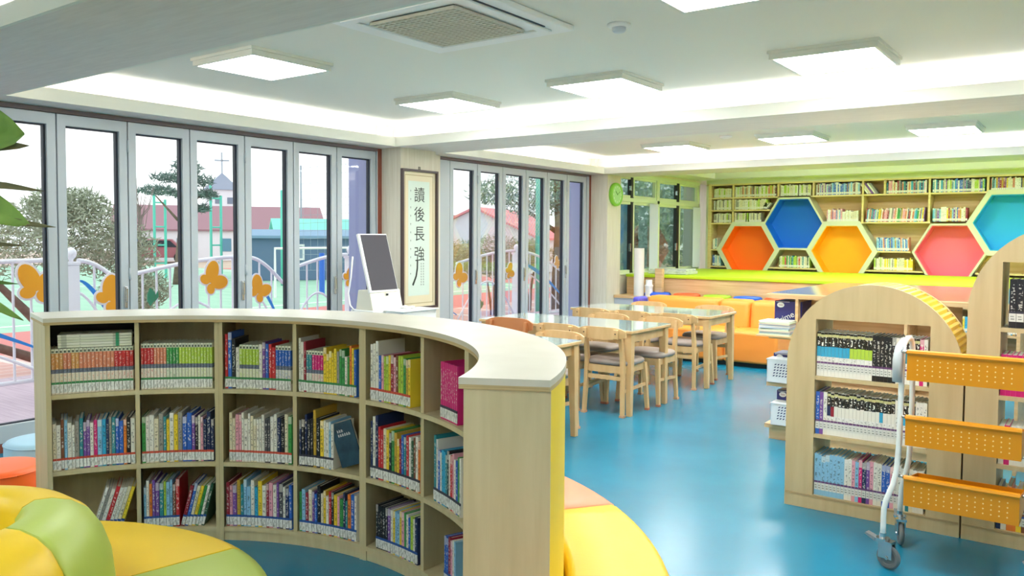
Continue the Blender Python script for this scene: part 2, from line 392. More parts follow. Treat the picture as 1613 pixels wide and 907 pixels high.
struct(MB().box(-6.11, XW+.012, 6.885, 7.069, .06, 2.352).build('window_jamb', alu, bevel=.003))
struct(MB().box(-6.12, XW+.02, 10.069, 10.13, .06, 2.36).box(-6.12, XW+.02, 5.916, 5.93, .06, 2.36).build('window_jamb.001', alu))

# fixed window above the platform
o = bpy.data.objects.new('window_%d' % wn, None); COL.objects.link(o); o['kind'] = 'structure'; o.location = (-5.87, 10.6, 0); wn += 1
f = MB()
for (a, b) in ((0, 1.36), (1.36, 3.0)):
    for (z0, z1) in ((.97, 2.02), (2.10, 2.40)):
        f.frame([(a+.02, z0-.03), (b-.02, z0-.03), (b-.02, z1+.03), (a+.02, z1+.03)], [(a+.07, z0+.03), (b-.07, z0+.03), (b-.07, z1-.03), (a+.07, z1-.03)], -.06, .0, axis='x')
f.box(-.08, .02, 0, 3, 2.03, 2.085).box(-.08, .02, 0, 3, 2.40, 2.46).box(-.08, .03, 0, 3, .93, .955).box(-.08, .02, 1.32, 1.41, .95, 2.42).box(-.08, .02, 2.95, 3.0, .95, 2.42)
f.build('window_frame', alu_l, o, bevel=.004)
s_ = MB()
for (a, b) in ((.45, .52), (2.10, 2.17)):
    for (z0, z1) in ((.97, 2.02), (2.10, 2.40)): s_.box(-.05, .012, b, b+.04, z0, z1)
s_.build('sash', alu_l, o)
k_ = MB()
for a in (.45, 2.08):
    for (z0, z1) in ((.95, 2.03), (2.09, 2.41)): k_.box(-.05, .01, a, a+.085, z0, z1)
k_.build('track', black, o)
MB().box(-.05, -.045, .02, 2.98, .95, 2.4).build('pane', glass('tinted_glass', 'dceae2', .6), o)
for a in (.44, 2.07):
    MB().box(.0, .03, a-.03, a-.005, 1.28, 1.4).build('latch', chrome, o); MB().box(.0, .03, a-.03, a-.005, 2.2, 2.27).build('latch', chrome, o)

# ================================================================ ceiling fittings
def ceiling_light(x, y, label, w=.285, z=ZC):
    t = thing('ceiling_light', label, 'light', (x, y, z), 0, 'square led panels on the ceiling')
    MB().box(-w-.03, w+.03, -w-.03, w+.03, -.018, 0).frame([(-w-.02, -w-.02), (w+.02, -w-.02), (w+.02, w+.02), (-w-.02, w+.02)], [(-w, -w), (w, -w), (w, w), (-w, w)], -.05, -.018, axis='z').build('frame', fasc_m, t)
    MB().box(-w, w, -w, w, -.046, -.03).build('diffuser', sky_light, t)
for x, y, l in ((-4.44, 3.33, 'square lit ceiling panel left of the air conditioner above the curved bookcase'),
                (-4.45, 5.17, 'square lit ceiling panel nearest the calligraphy column'),
                (-2.98, 5.2, 'square lit ceiling panel between the smoke detector and the far ceiling cove'),
                (-1.38, 5.21, 'large square lit ceiling panel at upper right above the arch shelf'),
                (-1.38, 3.37, 'square lit ceiling panel cut off by the top edge of the view'),
                (.2, 3.37, 'square lit ceiling panel right of the view in the nearer row'), (.2, 5.2, 'square lit ceiling panel right of the view in the farther row'),
                (-4.28, 9.2, 'leftmost lit ceiling panel of the far recess above the tables'),
                (-2.83, 9.05, 'middle lit ceiling panel of the far recess'),
                (-1.35, 9.15, 'rightmost visible lit ceiling panel of the far recess'),
                (.2, 9.15, 'lit ceiling panel of the far recess beyond the right edge'),
                (-4.28, 7.3, 'lit panel behind the beam at left of the far recess'), (-2.83, 7.3, 'lit panel behind the beam in the middle of the far recess'), (-1.35, 7.3, 'lit panel behind the beam at right of the far recess'),
                (-4.44, -2.3, 'added fill light panel out of view at the back left of the room'), (-1.5, -2.3, 'added fill light panel out of view at the back of the room'), (1.2, -2.3, 'added fill light panel out of view at the back right of the room'),  # extra row behind the camera, added to brighten the fronts facing it
                (-4.44, -.4, 'lit ceiling panel behind the camera at left'), (-1.5, -.4, 'lit ceiling panel above the camera'), (1.2, -.4, 'lit ceiling panel behind the camera at right')):
    ceiling_light(x, y, l)
for i_, x in enumerate((-3.8, -2.2, -.6, 1.0)):  # unseen panels added over the platform to brighten the honeycomb wall
    ceiling_light(x, 12.0, z=2.74, label= 'added fill panel lighting the honeycomb wall, hidden behind the far beam, %s from the windows' % ('first', 'second', 'third', 'fourth', 'fifth')[i_])
# air conditioner cassette
t = thing('air_conditioner', 'white square ceiling air conditioner cassette with a dark grille', 'air conditioner', (-2.80, 3.25, ZC))
MB().box(-.475, .475, -.475, .475, -.03, 0).build('casing', white, t, bevel=.008)
MB().frame([(-.39, -.39), (.39, -.39), (.39, .39), (-.39, .39)], [(-.33, -.33), (.33, -.33), (.33, .33), (-.33, .33)], -.042, -.03, axis='z').build('inner_panel', white, t, bevel=.006)
MB().box(-.275, .275, -.275, .275, -.034, -.03).build('filter', mat('filter_dark', '4b4238', .8), t)
g = MB()
for i in range(19): g.box(-.28, .28, -.28+i*.031-.005, -.28+i*.031+.007, -.05, -.036)
for i in range(15): g.box(-.28+i*.04-.007, -.28+i*.04+.007, -.28, .28, -.048, -.036)
g.build('grille', mat('grille_cream', 'cfcab8', .5), t)
s_ = MB()
for sg in (-1, 1): s_.box(-.3, .3, sg*.4-.006, sg*.4+.006, -.034, -.0305).box(sg*.4-.006, sg*.4+.006, -.3, .3, -.034, -.0305)
s_.build('air_slot', gasket, t)
t = thing('smoke_detector', 'small round white smoke detector beside the air conditioner', 'smoke detector', (-2.12, 3.84, ZC))
MB().lathe([(0, 0), (.062, 0), (.062, -.012), (.05, -.018), (0, -.018)]).build('base', white, t, smooth=True)
MB().lathe([(0, -.018), (.036, -.018), (.036, -.034), (.028, -.042), (0, -.042)]).build('sensor', mat('sensor_grey', 'c9d0d8', .4), t, smooth=True)
t = thing('smoke_detector', 'tiny flat detector on the far recess ceiling between two lit panels', 'smoke detector', (-3.45, 8.7, ZC))
MB().lathe([(0, 0), (.07, 0), (.07, -.015), (.03, -.03), (0, -.03)]).build('base', white, t, smooth=True)
# ================================================================ CURVED BOOKCASE
CI, RI = (-2.684, 1.223), 1.345
CO, RO = (-2.742, 1.305), 1.617
A0, A1, B0, B1 = 21.9, 157.6, 19.3, 161.0
def P(a, s, off=0.0):
    b = B0+(a-A0)*(B1-B0)/(A1-A0)
    p = Vector((CI[0]+(RI+off)*cos(R(a)), CI[1]+(RI+off)*sin(R(a)), 0)); q = Vector((CO[0]+RO*cos(R(b)), CO[1]+RO*sin(R(b)), 0))
    return p.lerp(q, s)
BC = thing('curved_bookcase', 'long curved birch bookcase with three shelves of books beside the windows', 'bookcase', (-2.7, 2.4, 0))
OFF = Vector((2.7, -2.4, 0))
def arc(a0, a1, s0, s1, z0, z1, off=0., n=24, mi=0, m=None):
    m = m or MB(); inn = [P(a0+(a1-a0)*i/n, s0, off)+OFF for i in range(n+1)]; out = [P(a0+(a1-a0)*i/n, s1, off if s1 < .5 else 0)+OFF for i in range(n+1)]
    ring = inn+out[::-1]
    lo = [(p.x, p.y, z0) for p in ring]; hi = [(p.x, p.y, z1) for p in ring]; k = len(ring)
    fs = []
    for i in range(n):
        j = k-1-i
        fs += [(i, i+1, j-1, j), (k+i, k+j, k+j-1, k+i+1)]
    fs += [(i, (i+1) % k, k+(i+1) % k, k+i) for i in range(k)]
    return m.add(lo+hi, fs, mi)
arc(A0-.25, A1+.25, -.02, 1.01, 1.091, 1.11, n=64).build('top_veneer', birch_top, BC)
arc(A0-.2, A1+.2, -.018, 1.005, 1.078, 1.091, n=64).build('top_panel', ply_edge, BC)
JO = [A1, 125.4, 92.3, 57.2, A0]
MID = [141.3, 109.0, 75.0, 39.5]
def radial(a, th, s0, s1, z0, z1, off=.02):
    p, q = P(a, s0, off)+OFF, P(a, s1, off)+OFF; d = (q-p).normalized(); nrm = Vector((-d.y, d.x, 0))*th/2
    ring = [p-nrm, p+nrm, q+nrm, q-nrm]
    return MB().hexa([(v.x, v.y, z0) for v in ring], [(v.x, v.y, z1) for v in ring])
def dang(mm): return math.degrees(mm/RI)
for i, a in enumerate(JO):
    if i == 0: radial(a-dang(.011), .021, -.04, 1.0, 0, 1.078).build('end_panel', birch, BC)
    elif i == 4: radial(a+dang(.012), .024, -.055, 1.0, 0, 1.078).build('end_panel', birch, BC)
    else:
        for sg in (-1, 1): radial(a+sg*dang(.0098), .0185, 0, .93, 0, 1.078).build('side_panel', birch, BC)
for a in MID: radial(a, .019, .01, .93, .045, 1.078).build('divider', birch, BC)
for i in range(4):
    a, b = JO[i+1]+dang(.019), JO[i]-dang(.02)
    for z in (.748, .388, .067): arc(a, b, .0, .93, z-.021, z, off=.02).build('shelf', birch, BC)
    arc(a, b, .02, .07, 0, .046, off=.02).build('kick_board', birch, BC)
arc(A0+.4, A1-.5, .93, .955, .0, 1.078, n=64).build('back_lining', birch, BC)
arc(A0+.3, A1-.4, .955, 1.0, .0, 1.078, n=64).build('back_panel', yellow_b, BC)

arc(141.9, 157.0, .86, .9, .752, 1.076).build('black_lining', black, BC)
# ---- books
BKM = {}
def unit_book(tk, mats):
    """unit book (1 thick, 1 deep, 1 high) with board thickness tk; cover plus page block"""
    key = (tk, mats.name)
    if key in BKM: return BKM[key]
    me = MB()
    prof = [(0, 1), (0, .02), (.12, 0), (.88, 0), (1, .02), (1, 1), (1-tk, 1), (1-tk, .05), (tk, .05), (tk, 1)]
    vs = [(x, y, 0) for x, y in prof]+[(x, y, 1) for x, y in prof]; n = 10
    me.add(vs, [(0, 1, 8, 9)[::-1], (1, 2, 3, 4, 7, 8)[::-1], (4, 5, 6, 7)[::-1], (10, 11, 18, 19), (11, 12, 13, 14, 17, 18), (14, 15, 16, 17)]+[(i, (i+1) % n, n+(i+1) % n, n+i) for i in range(n)])
    o = me.build('x', mats); d = o.data; bpy.data.objects.remove(o); BKM[key] = d; return d
o_ = MB().box(.1, .9, .05, .97, .012, .985).build('x', paper); PAGES = o_.data; bpy.data.objects.remove(o_)
LABM = {}
for k, m in LAB.items():
    o_ = MB().box(.02, .98, -.012, .01, 0, 1).build('x', m); LABM[k] = o_.data; bpy.data.objects.remove(o_)
COLS = dict(white='e9e6da', cream='e2d9bb', grey='9a978f', darkgrey='4a4b52', black='1d1e26', navy='22305a', blue='2f66c4', lightblue='8ec3e2', cyan='35a7d0', teal='2f8a94',
            green='3d9a4e', darkgreen='2f5a45', lime='b4d24a', yellow='f0d23a', mustard='c9a53c', orange='ea8436', tan='d99f5e', salmon='dc8a6a', red='cc3036', crimson='9a2438', magenta='d4267a', pink='e8a5b5', purple='7a4fa0', brown='7a4a34')
CN = dict(darkgrey='dark grey', lightblue='light blue', darkgreen='dark green')
ORD = ['first','second','third','fourth','fifth','sixth','seventh','eighth','ninth','tenth','eleventh','twelfth','thirteenth','fourteenth','fifteenth','sixteenth','seventeenth','eighteenth','nineteenth','twentieth']
ORD += ['twenty-'+x for x in ORD[:9]]+['thirtieth']+['thirty-'+x for x in ORD[:9]]
def book(pos, rz, lean, w, h, d, col, kind, band, label, group, lz=None):
    tk = .1 if w > .02 else .14
    o = bpy.data.objects.new('book', unit_book(tk, dict(p=bk_plain, s=bk_series, w=bk_why)[kind])); COL.objects.link(o)
    o.location = pos; o.rotation_euler = (0, lean, rz); o.scale = (w, d, h); o.color = lin(COLS[col])
    tag(o, label, 'book', group)
    p = bpy.data.objects.new('page_block', PAGES); COL.objects.link(p); p.parent = o
    if band:
        l = bpy.data.objects.new('spine_label', LABM[band]); COL.objects.link(l); l.parent = o
        l.location = (0, 0, .03); l.scale = (1, 1, (.05 if not lz else lz)/h)
    return o
BAYN = ['leftmost bay', 'second bay', 'third bay', 'fourth bay', 'fifth bay', 'sixth bay']
def parse(spec):
    out = []
    for tok in spec.split():
        n = 1
        if '*' in tok: tok, k = tok.split('*'); n = int(k)
        out += [tok]*n
    return out
BAYS = []
edges = []
for i in range(4): edges += [(JO[i]-dang(.022), MID[i]+dang(.011)), (MID[i]-dang(.011), JO[i+1]+dang(.021))]
RB = RI+.035
def fill_bay(bay, row, spec, h, t=.0165, kind='p', band='red', gap=0, leanspec='', lean=.0, hj=.02, tail_h=None, cnt0=0, d=.17, tj=.3):
    """spec: colours left to right; kinds may be marked colour:s ; leanspec: the leaning books that follow"""
    a_l, a_r = edges[bay]; z = (.748, .388, .067)[row]; wid = R(a_l-a_r)*RB
    x = .003+gap; k = cnt0
    rowname = ('top', 'middle', 'bottom')[row]
    grp = 'books on the %s shelf of the %s' % (rowname, BAYN[bay])
    def put(tok, x, lean, w, hh, kd):
        a = a_l-math.degrees((x+w/2)/RB); rad = Vector((cos(R(a)), sin(R(a)), 0)); tx = Vector((sin(R(a)), -cos(R(a)), 0))
        p = Vector((CI[0], CI[1], 0))+rad*RB - tx*(w/2); zz = z+.001+max(0, w*sin(lean))+max(0, 0)
        cn = CN.get(tok, tok); ds = {'p': 'book', 's': 'volume of a numbered series', 'w': 'book'}[kd]
        lab = '%s %s%s, %s from left, %s shelf, %s of curved bookcase' % (cn, ds if kd == 'p' else 'series volume', ' leaning sideways' if lean else '', ORD[k], rowname, BAYN[bay])
        p.z = zz
        book(p, R(a-90), lean, w, hh, d+random.uniform(-.01, .01), tok, kd, band, lab, grp)
    toks = parse(spec)
    for tok in toks:
        kd = kind
        if ':' in tok: tok, kd = tok.split(':')
        big = tok.endswith('+'); tok = tok.rstrip('+')
        w = t*random.uniform(1-tj, 1+tj) if kd == 'p' else t
        hh = (h + (random.uniform(-hj, hj) if kd == 'p' else 0))*(1.22 if big else 1)
        if x+w > wid-.002: break
        put(tok, x, 0, w, hh, kd); x += w+.0006; k += 1
    if leanspec:
        toks = parse(leanspec); ws = [t*random.uniform(.8, 1.3) for _ in toks]; tot = sum(w/cos(lean)+.001 for w in ws)+h*sin(abs(lean))
        x = max(x+.004, wid-tot-.002)
        for tok, w in zip(toks, ws):
            hh = h*random.uniform(.93, 1.0)
            if x+w/cos(lean)+hh*sin(lean) > wid+.002: break
            put(tok, x, lean, w, hh, 'p'); x += w/cos(lean)+.001; k += 1
    return k
T, Md, Bt = 0, 1, 2
fill_bay(0, T, 'tan*3 salmon*2 tan*2 salmon*9 red*6', .212, .0160, 's', 'green', d=.16)
fill_bay(1, T, 'red*4 salmon*4 green*4 lime*13', .222, .0139, 's', 'green', d=.16)
fill_bay(2, T, 'red+:p blue+:p black+:p white:p lime:s*6 white:p purple:p blue:p red:p*2 blue:s*6', .215, .0160, 's', 'green', d=.17, tj=.2)
fill_bay(3, T, 'white+:p*2 crimson+:p teal:s*2 magenta:s*4 yellow:p*5 grey:p green:p*2 white:p green:p orange+:p yellow+:p blue+:p', .2, .0155, 's', 'green', d=.17, tj=.2)
fill_bay(4, T, 'white+*3 blue pink lime*2 yellow crimson pink brown lime*2 green mustard yellow', .215, .0165, 'p', 'red', gap=.01, hj=.008, tj=.2)
fill_bay(5, T, 'magenta*9', .235, .0165, 'p', 'dark', gap=.115, hj=.001, tj=.05)
fill_bay(0, Md, 'cream white brown lightblue white*2 grey teal purple*2 white magenta lightblue cyan navy grey teal blue*2 orange black white', .225, .0162, 'p', 'red', hj=.016)
fill_bay(1, Md, 'green white*2 cream grey teal yellow white yellow grey blue*2 purple black white pink navy*3 black teal white', .225, .0165, 'p', 'red', hj=.02)
fill_bay(2, Md, 'cream*2 pink*2 white*3 cream*2 white*3 darkgrey*2 white*2 navy black cream green red', .225, .0165, 'p', 'red', gap=.018, hj=.018)
fill_bay(3, Md, 'navy black navy black*2 mustard+ black yellow white*2 lightblue white', .235, .0165, 'p', 'dark', hj=.02, leanspec='', lean=0)
fill_bay(4, Md, 'navy+ white+ navy+ red*2 cream yellow black green mustard yellow crimson blue teal red white darkgreen brown white orange', .225, .0158, 'p', 'dark', gap=.01, hj=.018)
fill_bay(5, Md, 'teal+ white+ blue white cyan*2 teal black white red pink white blue green white', .225, .0165, 'p', 'dark', gap=.06, hj=.012)
fill_bay(0, Bt, '', .225, .016, 'p', 'blue', leanspec='white grey white red white white cream yellow', lean=.30)
fill_bay(1, Bt, 'lightblue white orange purple*2 teal lime lightblue*2 brown red', .215, .0150, 'p', 'blue', gap=.004, leanspec='crimson blue cream yellow green white darkgreen cream red', lean=.24)
fill_bay(2, Bt, 'crimson pink purple mustard teal lightblue*2 white cyan yellow white crimson pink white purple darkgrey white navy blue red orange', .215, .0165, 'p', 'blue', hj=.018)
fill_bay(3, Bt, 'green lightblue crimson cream purple blue black+ cream yellow white red black yellow pink green navy teal orange blue white', .2, .0162, 'p', 'blue', hj=.02)
fill_bay(4, Bt, 'black*5 purple white yellow lightblue*2 yellow pink green white blue lime white navy', .2, .0165, 'p', 'blue', gap=.045, hj=.008)
fill_bay(5, Bt, 'blue*2 crimson pink white lightblue', .2, .017, 'p', 'blue', gap=.15, hj=.008)
# leaning dark book showing its cover, fourth bay middle shelf
def bay_pt(bay, x, s):
    a = edges[bay][0]-math.degrees(x/RB); return a, Vector((CI[0]+(RB+s)*cos(R(a)), CI[1]+(RB+s)*sin(R(a)), 0))
a, p = bay_pt(3, .262, .012)
t = thing('book', 'dark blue book leaning with its front cover showing, middle shelf, fourth bay', 'book', (p.x, p.y, .389), R(a-90)+.12, 'books on the middle shelf of the fourth bay')
Ml = Matrix.Rotation(R(-19), 4, 'Y')
cm = mat('night_cover', '1a3348', .35, c2='32586e', scale=14)
MB().box(0, .12, 0, .006, .006, .215, M=Ml @ Matrix.Translation((-.015, 0, .012))).build('front_cover', cm, t)
MB().box(.003, .117, .006, .02, .01, .21, M=Ml @ Matrix.Translation((-.015, 0, .012))).build('page_block', paper, t)
lg = MB()
for r_, (z, cnt) in enumerate(((.175, 3), (.155, 6))):
    for i in range(cnt): lg.box(.03+i*.012, .039+i*.012, -.0006, 0, z, z+.002).box(.03+i*.012, .0325+i*.012, -.0006, 0, z-.007, z+.007).box(.033+i*.012, .039+i*.012, -.0006, 0, z-.006, z-.004)
lg = lg.build('title', white, t); lg.matrix_local = Ml @ Matrix.Translation((-.015, 0, .012))
# flat pile of magazines on top of the leftmost series
for i in range(5):
    a, p = bay_pt(0, .19, .0)
    t = thing('magazine', 'white magazine lying flat above the orange series, %s from the bottom of the pile' % ORD[i], 'magazine', (p.x, p.y, .748+.2155+i*.0125), R(a-90)+random.uniform(-.02, .02), 'magazines lying on the orange series')
    MB().box(-.16, .155, .004, .16, 0, .0115).build('cover', mat('magazine_cover_%d' % (i % 3), ('dfe3cf', 'e8eadd', 'd6dcc6')[i % 3], .4, c2='b8bfae', scale=9, stretch=(2, 1, 1), lo=.55, hi=.6), t, bevel=.001)
    MB().box(.085, .1, .0035, .05, .0004, .0117).build('spine_band', mat('spine_green', '2f9a6b', .5), t)

# ================================================================ ARCH BOOKCASES
def arch(name, label, x0, x1, zc, levels, ox0, ox1, oz, y0=4.58, dep=.35, loc=None):
    t = thing(name, label, 'bookcase', ((x0+x1)/2, y0, 0)); cx = 0; hw = (x1-x0)/2; r = hw
    n = 28; out = [(-hw, 0), (-hw, zc)]+[(-r*cos(pi*i/n), zc+r*sin(pi*i/n)) for i in range(1, n)]+[(hw, zc), (hw, 0)]
    m = (x0+x1)/2; a, b = ox0-m, ox1-m
    # front and back faces: ring between outline and opening
    def face(ya, yb, nm):
        mb = MB(); L = [(-hw, 0), (a, 0), (a, zc), (-hw, zc)]
        mb.prism([(-hw, .0), (a, .0), (a, zc), (-hw, zc)], ya, yb, 'y'); mb.prism([(b, 0), (hw, 0), (hw, zc), (b, zc)], ya, yb, 'y')
        for i in range(n):
            p, q = (-r*cos(pi*i/n), zc+r*sin(pi*i/n)), (-r*cos(pi*(i+1)/n), zc+r*sin(pi*(i+1)/n))
            lo = lambda X: oz if a < X < b else zc
            xa, xb = p[0], q[0]
            cuts = sorted({xa, xb} | {c for c in (a, b) if xa < c < xb})
            for u, v in zip(cuts, cuts[1:]):
                zu, zv = (p[1]+(q[1]-p[1])*(u-xa)/(xb-xa)), (p[1]+(q[1]-p[1])*(v-xa)/(xb-xa)); mid = (u+v)/2; zl = lo(mid)
                if max(zu, zv) > zl+.001: mb.prism([(u, zl), (v, zl), (v, zv), (u, zu)], ya, yb, 'y')
        mb.box(a, b, ya, yb, 0, .075)
        return mb.build(nm, archm, t)
    face(0, .018, 'front_panel'); face(dep-.018, dep, 'rear_panel')
    MB().box(-hw+.004, hw-.004, -.003, 0, .068, .078).build('base_strip', mat('strip_brown', 'b39a70', .5), t)
    MB().box(-hw, -hw+.018, .018, dep-.018, 0, zc).build('side_panel', archm, t)
    MB().box(hw-.018, hw, .018, dep-.018, 0, zc).build('side_panel', archm, t)
    rb = MB(); k = 42
    for i in range(k):
        t0, t1 = pi*i/k, pi*(i+1)/k; tm = (t0+t1)/2; g = (t1-t0)*.5
        ring = lambda rr, th: (-rr*cos(th), zc+rr*sin(th))
        rb.prism([ring(r-.022, t0), ring(r-.014, t0), ring(r-.003, t0+g*.25), ring(r-.001, t0+g), ring(r-.003, t1-g*.8), ring(r-.014, t1), ring(r-.022, t1)][::-1], .018, dep-.004, 'y')
    rb.build('ribbed_roof', yellow_w, t)
    MB().box(a-.02, a, .018, dep-.018, 0, oz).build('inner_side', archm, t); MB().box(b, b+.02, .018, dep-.018, 0, oz).build('inner_side', archm, t)
    MB().box(a-.02, b+.02, .018, dep-.018, oz, oz+.015).build('inner_top', archm, t)
    for z in levels: MB().box(a, b, .004, dep-.01, z-.02, z).build('shelf', archm, t)
    return t
arch('arch_bookcase', 'low arched bookcase with yellow ribbed roof behind the orange book trolley', -1.435, -.562, .818, (.742, .42, .078), -1.283, -.716, 1.057)
arch('arch_bookcase', 'taller arched bookcase cut off by the right edge of the view', -.553, .325, 1.142, (1.07, .738, .40, .078), -.41, .18, 1.39)
FB = MB()
BANDC = dict(red='d2513c', blue='2f56a0', purple='6d4577', green='3c8a52', dark='3a3a4a')
def fill_row(x0, x1, y, z, spec, h, t, kind, band, where, grp, hj=.01, tj=.1, d=.2, leanfirst=0):
    x = x0+.004; toks = parse(spec)
    for k, tok in enumerate(toks):
        kd = kind
        if ':' in tok: tok, kd = tok.split(':')
        w = t*random.uniform(1-tj, 1+tj); hh = h+random.uniform(-hj, hj)
        if x+w > x1-.002: break
        cn = CN.get(tok, tok); ds = 'black topped %s banded book' % cn if kd == 'w' else '%s book' % cn
        FB.book(w, d, hh, Matrix.Translation((x, y, z+.001)), lin(COLS[tok]), dict(p=0, s=1, w=2)[kd], BANDC[band]); x += w+.0006
fill_row(-1.283, -.716, 4.60, .742, 'cyan*9 lime:w*6 black:p*6 white:p*2 teal:w blue:w pink:w purple:w magenta:p white:p*3 black:p*2', .24, .0185, 'w', 'purple', 'upper shelf of low arched bookcase', 'books on the upper shelf of the low arched bookcase', .002, .04)
fill_row(-1.283, -.716, 4.60, .42, 'blue:p purple:p white:p navy:w crimson:w white:w*12 cyan:w white:w*3 white:p blue:w cyan:w pink:w lime:w white:p*4', .235, .0185, 'w', 'purple', 'middle shelf of low arched bookcase', 'books on the middle shelf of the low arched bookcase', .004, .08)
fill_row(-1.283, -.716, 4.60, .078, 'lightblue*8 white*2 pink lightblue magenta navy purple pink white*2 blue*2 pink white*3 teal cream white*6 cream', .225, .0185, 'p', 'purple', 'bottom shelf of low arched bookcase', 'books on the bottom shelf of the low arched bookcase', .008, .14)
fill_row(-.385, .18, 4.61, 1.07, 'black*7', .235, .031, 'p', 'dark', 'top shelf of the tall arched bookcase', 'black volumes in the tall arched bookcase', .001, .02)
fill_row(-.41, .18, 4.60, .738, 'magenta*14', .2, .0215, 'p', 'dark', 'second shelf of the tall arched bookcase', 'magenta volumes in the tall arched bookcase', .001, .02)
fill_row(-.41, .18, 4.60, .40, 'white magenta white*8', .19, .022, 'p', 'red', 'third shelf of the tall arched bookcase', 'books on the third shelf of the tall arched bookcase', .003, .08)
fill_row(-.41, .18, 4.60, .078, 'navy white orange*2 yellow brown white grey', .2, .021, 'p', 'blue', 'bottom shelf of the tall arched bookcase', 'books on the bottom shelf of the tall arched bookcase', .02, .1)

# ================================================================ BOOK TROLLEY
t = thing('book_trolley', 'white tubular book trolley with three perforated amber trays', 'trolley', (-.49, 4.15, 0))
X0, X1, Yn, Yf = -.235, .235, -.17, .15
def tray(z):
    m = MB()
    prof = [(Yn-.012, z-.01), (Yn-.008, z), (Yn+.006, z+.004), (Yn+.016, z-.006), (Yn+.012, z-.012), (Yn+.006, z-.008), (Yn+.003, z-.13), (Yf, z-.13), (Yf, z-.06), (Yf+.004, z-.06), (Yf+.004, z-.134), (Yn-.002, z-.134), (Yn-.004, z-.022)]
    m.prism(prof, X0+.012, X1-.012, 'x')
    for x in (X0+.012, X1-.016): m.prism([(Yn, z-.134), (Yf, z-.134), (Yf, z-.06), (Yn, z-.012)], x, x+.004, 'x')
    h = m
    for i in range(13):
        for j in range(4):
            x = X0+.055+i*.03; zz = z-.042-j*.021
            h.lathe([(0, 0), (.0032, 0), (.0032, .0012), (0, .0012)], 8, mi=1, M=Matrix.Translation((x, Yn-.0035, zz)) @ Matrix.Rotation(pi/2, 4, 'X'))
    return m.build('tray', [tray_m, mat('hole_light', 'f6d890', .5)], t)
for z in (1.0, .705, .43): tray(z)
for sx, nm in ((-1, 'left'), (1, 'right')):
    x = sx*.25
    ob = sx*.05
    fr = [(x+ob, Yn-.02, .14), (x+ob, Yn-.02, .24), (x+ob, Yn-.02, .30), (x+ob*.3, Yn+.01, .38), (x, Yn+.03, .47), (x, Yn+.03, .98), (x, Yn+.05, 1.02), (x, -.02, 1.045), (x, .08, 1.03), (x, Yf-.02, .98), (x, Yf-.02, .47), (x+ob*.3, Yf, .38), (x+ob, Yf+.03, .28), (x+ob, Yf+.035, .14)]
    # corner points are softened by subdividing
    pts = []
    for i in range(len(fr)-1):
        a, b = Vector(fr[i]), Vector(fr[i+1]); pts += [a, a.lerp(b, .5)]
    pts.append(Vector(fr[-1]))
    for _ in range(2): pts = [pts[0]]+[pts[i-1]*.25+pts[i]*.5+pts[i+1]*.25 for i in range(1, len(pts)-1)]+[pts[-1]]
    MB().tube(pts, .0125, 12).build('side_frame', white_t, t, smooth=True)
    if sx < 0: MB().tube([(x-.016, Yn+.03, .85), (x-.016, Yn+.03, .95), (x-.014, Yn+.05, 1.0), (x-.004, Yn+.1, 1.035)], [.023, .024, .021, .015], 12).build('grip', mat('grip_grey', 'c7cdd2', .4), t, smooth=True)
    for z in (.99, .695, .42):
        MB().tube([(x, Yn+.03, z), (x-sx*.02, Yn+.02, z)], .008, 8).build('bracket', chrome, t, smooth=True)
    for yy, az in ((Yn-.02, 75 if sx < 0 else 40), (Yf+.035, 20)):
        cst = MB().tube([(0, 0, .125), (0, 0, .16)], .015, 12).box(-.02, -.014, -.05, .012, .05, .125).box(.014, .02, -.05, .012, .05, .125).box(-.024, .024, -.05, .03, .118, .13).lathe([(0, .128), (.03, .128), (.03, .137), (0, .137)], 16).build('caster', chrome, t)
        cst.location = (x+ob, yy, 0); cst.rotation_euler = (0, 0, R(az))
        Mw = Matrix.Translation((0, -.028, .055)) @ Matrix.Rotation(R(90), 4, 'Y')
        w_ = MB().lathe([(0, -.008), (.03, -.008), (.034, -.011), (.046, -.011), (.053, -.006), (.055, 0), (.053, .006), (.046, .011), (.034, .011), (.03, .008), (0, .008)], 32, M=Mw).build('wheel', mat('wheel_grey', '6a6f72', .5), cst); smooth_by_angle(w_, 30)
        MB().lathe([(0, -.023), (.008, -.023), (.008, .023), (0, .023)], 12, M=Mw).build('hub', chrome, cst)
        MB().prism([(.02, .13), (.075, .145), (.08, .137), (.03, .115)], -.016, .016, 'x').build('brake_pedal', mat('pedal_grey', '9aa0a2', .4, metal=.6), cst)

# ================================================================ LONG SHELF DESK WITH GAME BOXES
t = thing('shelf_desk', 'long wooden shelf desk with glossy top behind the low arched bookcase', 'desk', (-1.4, 6.0, 0))
gl_top = mat('glossy_desk_top', 'd8cba8', .06, spec=.9, coat=.6)
MB().box(-.645, 1.0, 0, 1.9, 1.055, 1.085).build('top', pinef, t)
MB().box(-.63, .99, .015, 1.88, 1.085, 1.091).build('glass_top', gl_top, t)
for z, x in ((.785, -.62), (.43, -.63), (.115, -.64)): MB().box(x, .6, .0, .36, z-.03, z).build('shelf', pinef, t)
MB().box(-.61, .6, .02, .34, 0, .085).build('plinth', pinef, t)
MB().box(-.52, .6, .36, .38, 0, 1.055).build('back_panel', pinef, t)
MB().box(-.43, -.41, .0, .36, .785, 1.055).build('divider', pinef, t); MB().box(.3, .32, .0, .36, .1, 1.055).build('divider', pinef, t)
MB().box(-.5, -.48, .38, 1.85, 0, 1.055).build('side_panel', pinef, t); MB().box(.95, .97, .0, 1.85, 0, 1.055).build('side_panel', pinef, t)
navy_b = mat('box_navy', '2a2a72', .35); yel_b = mat('box_yellow', 'f0d020', .4)
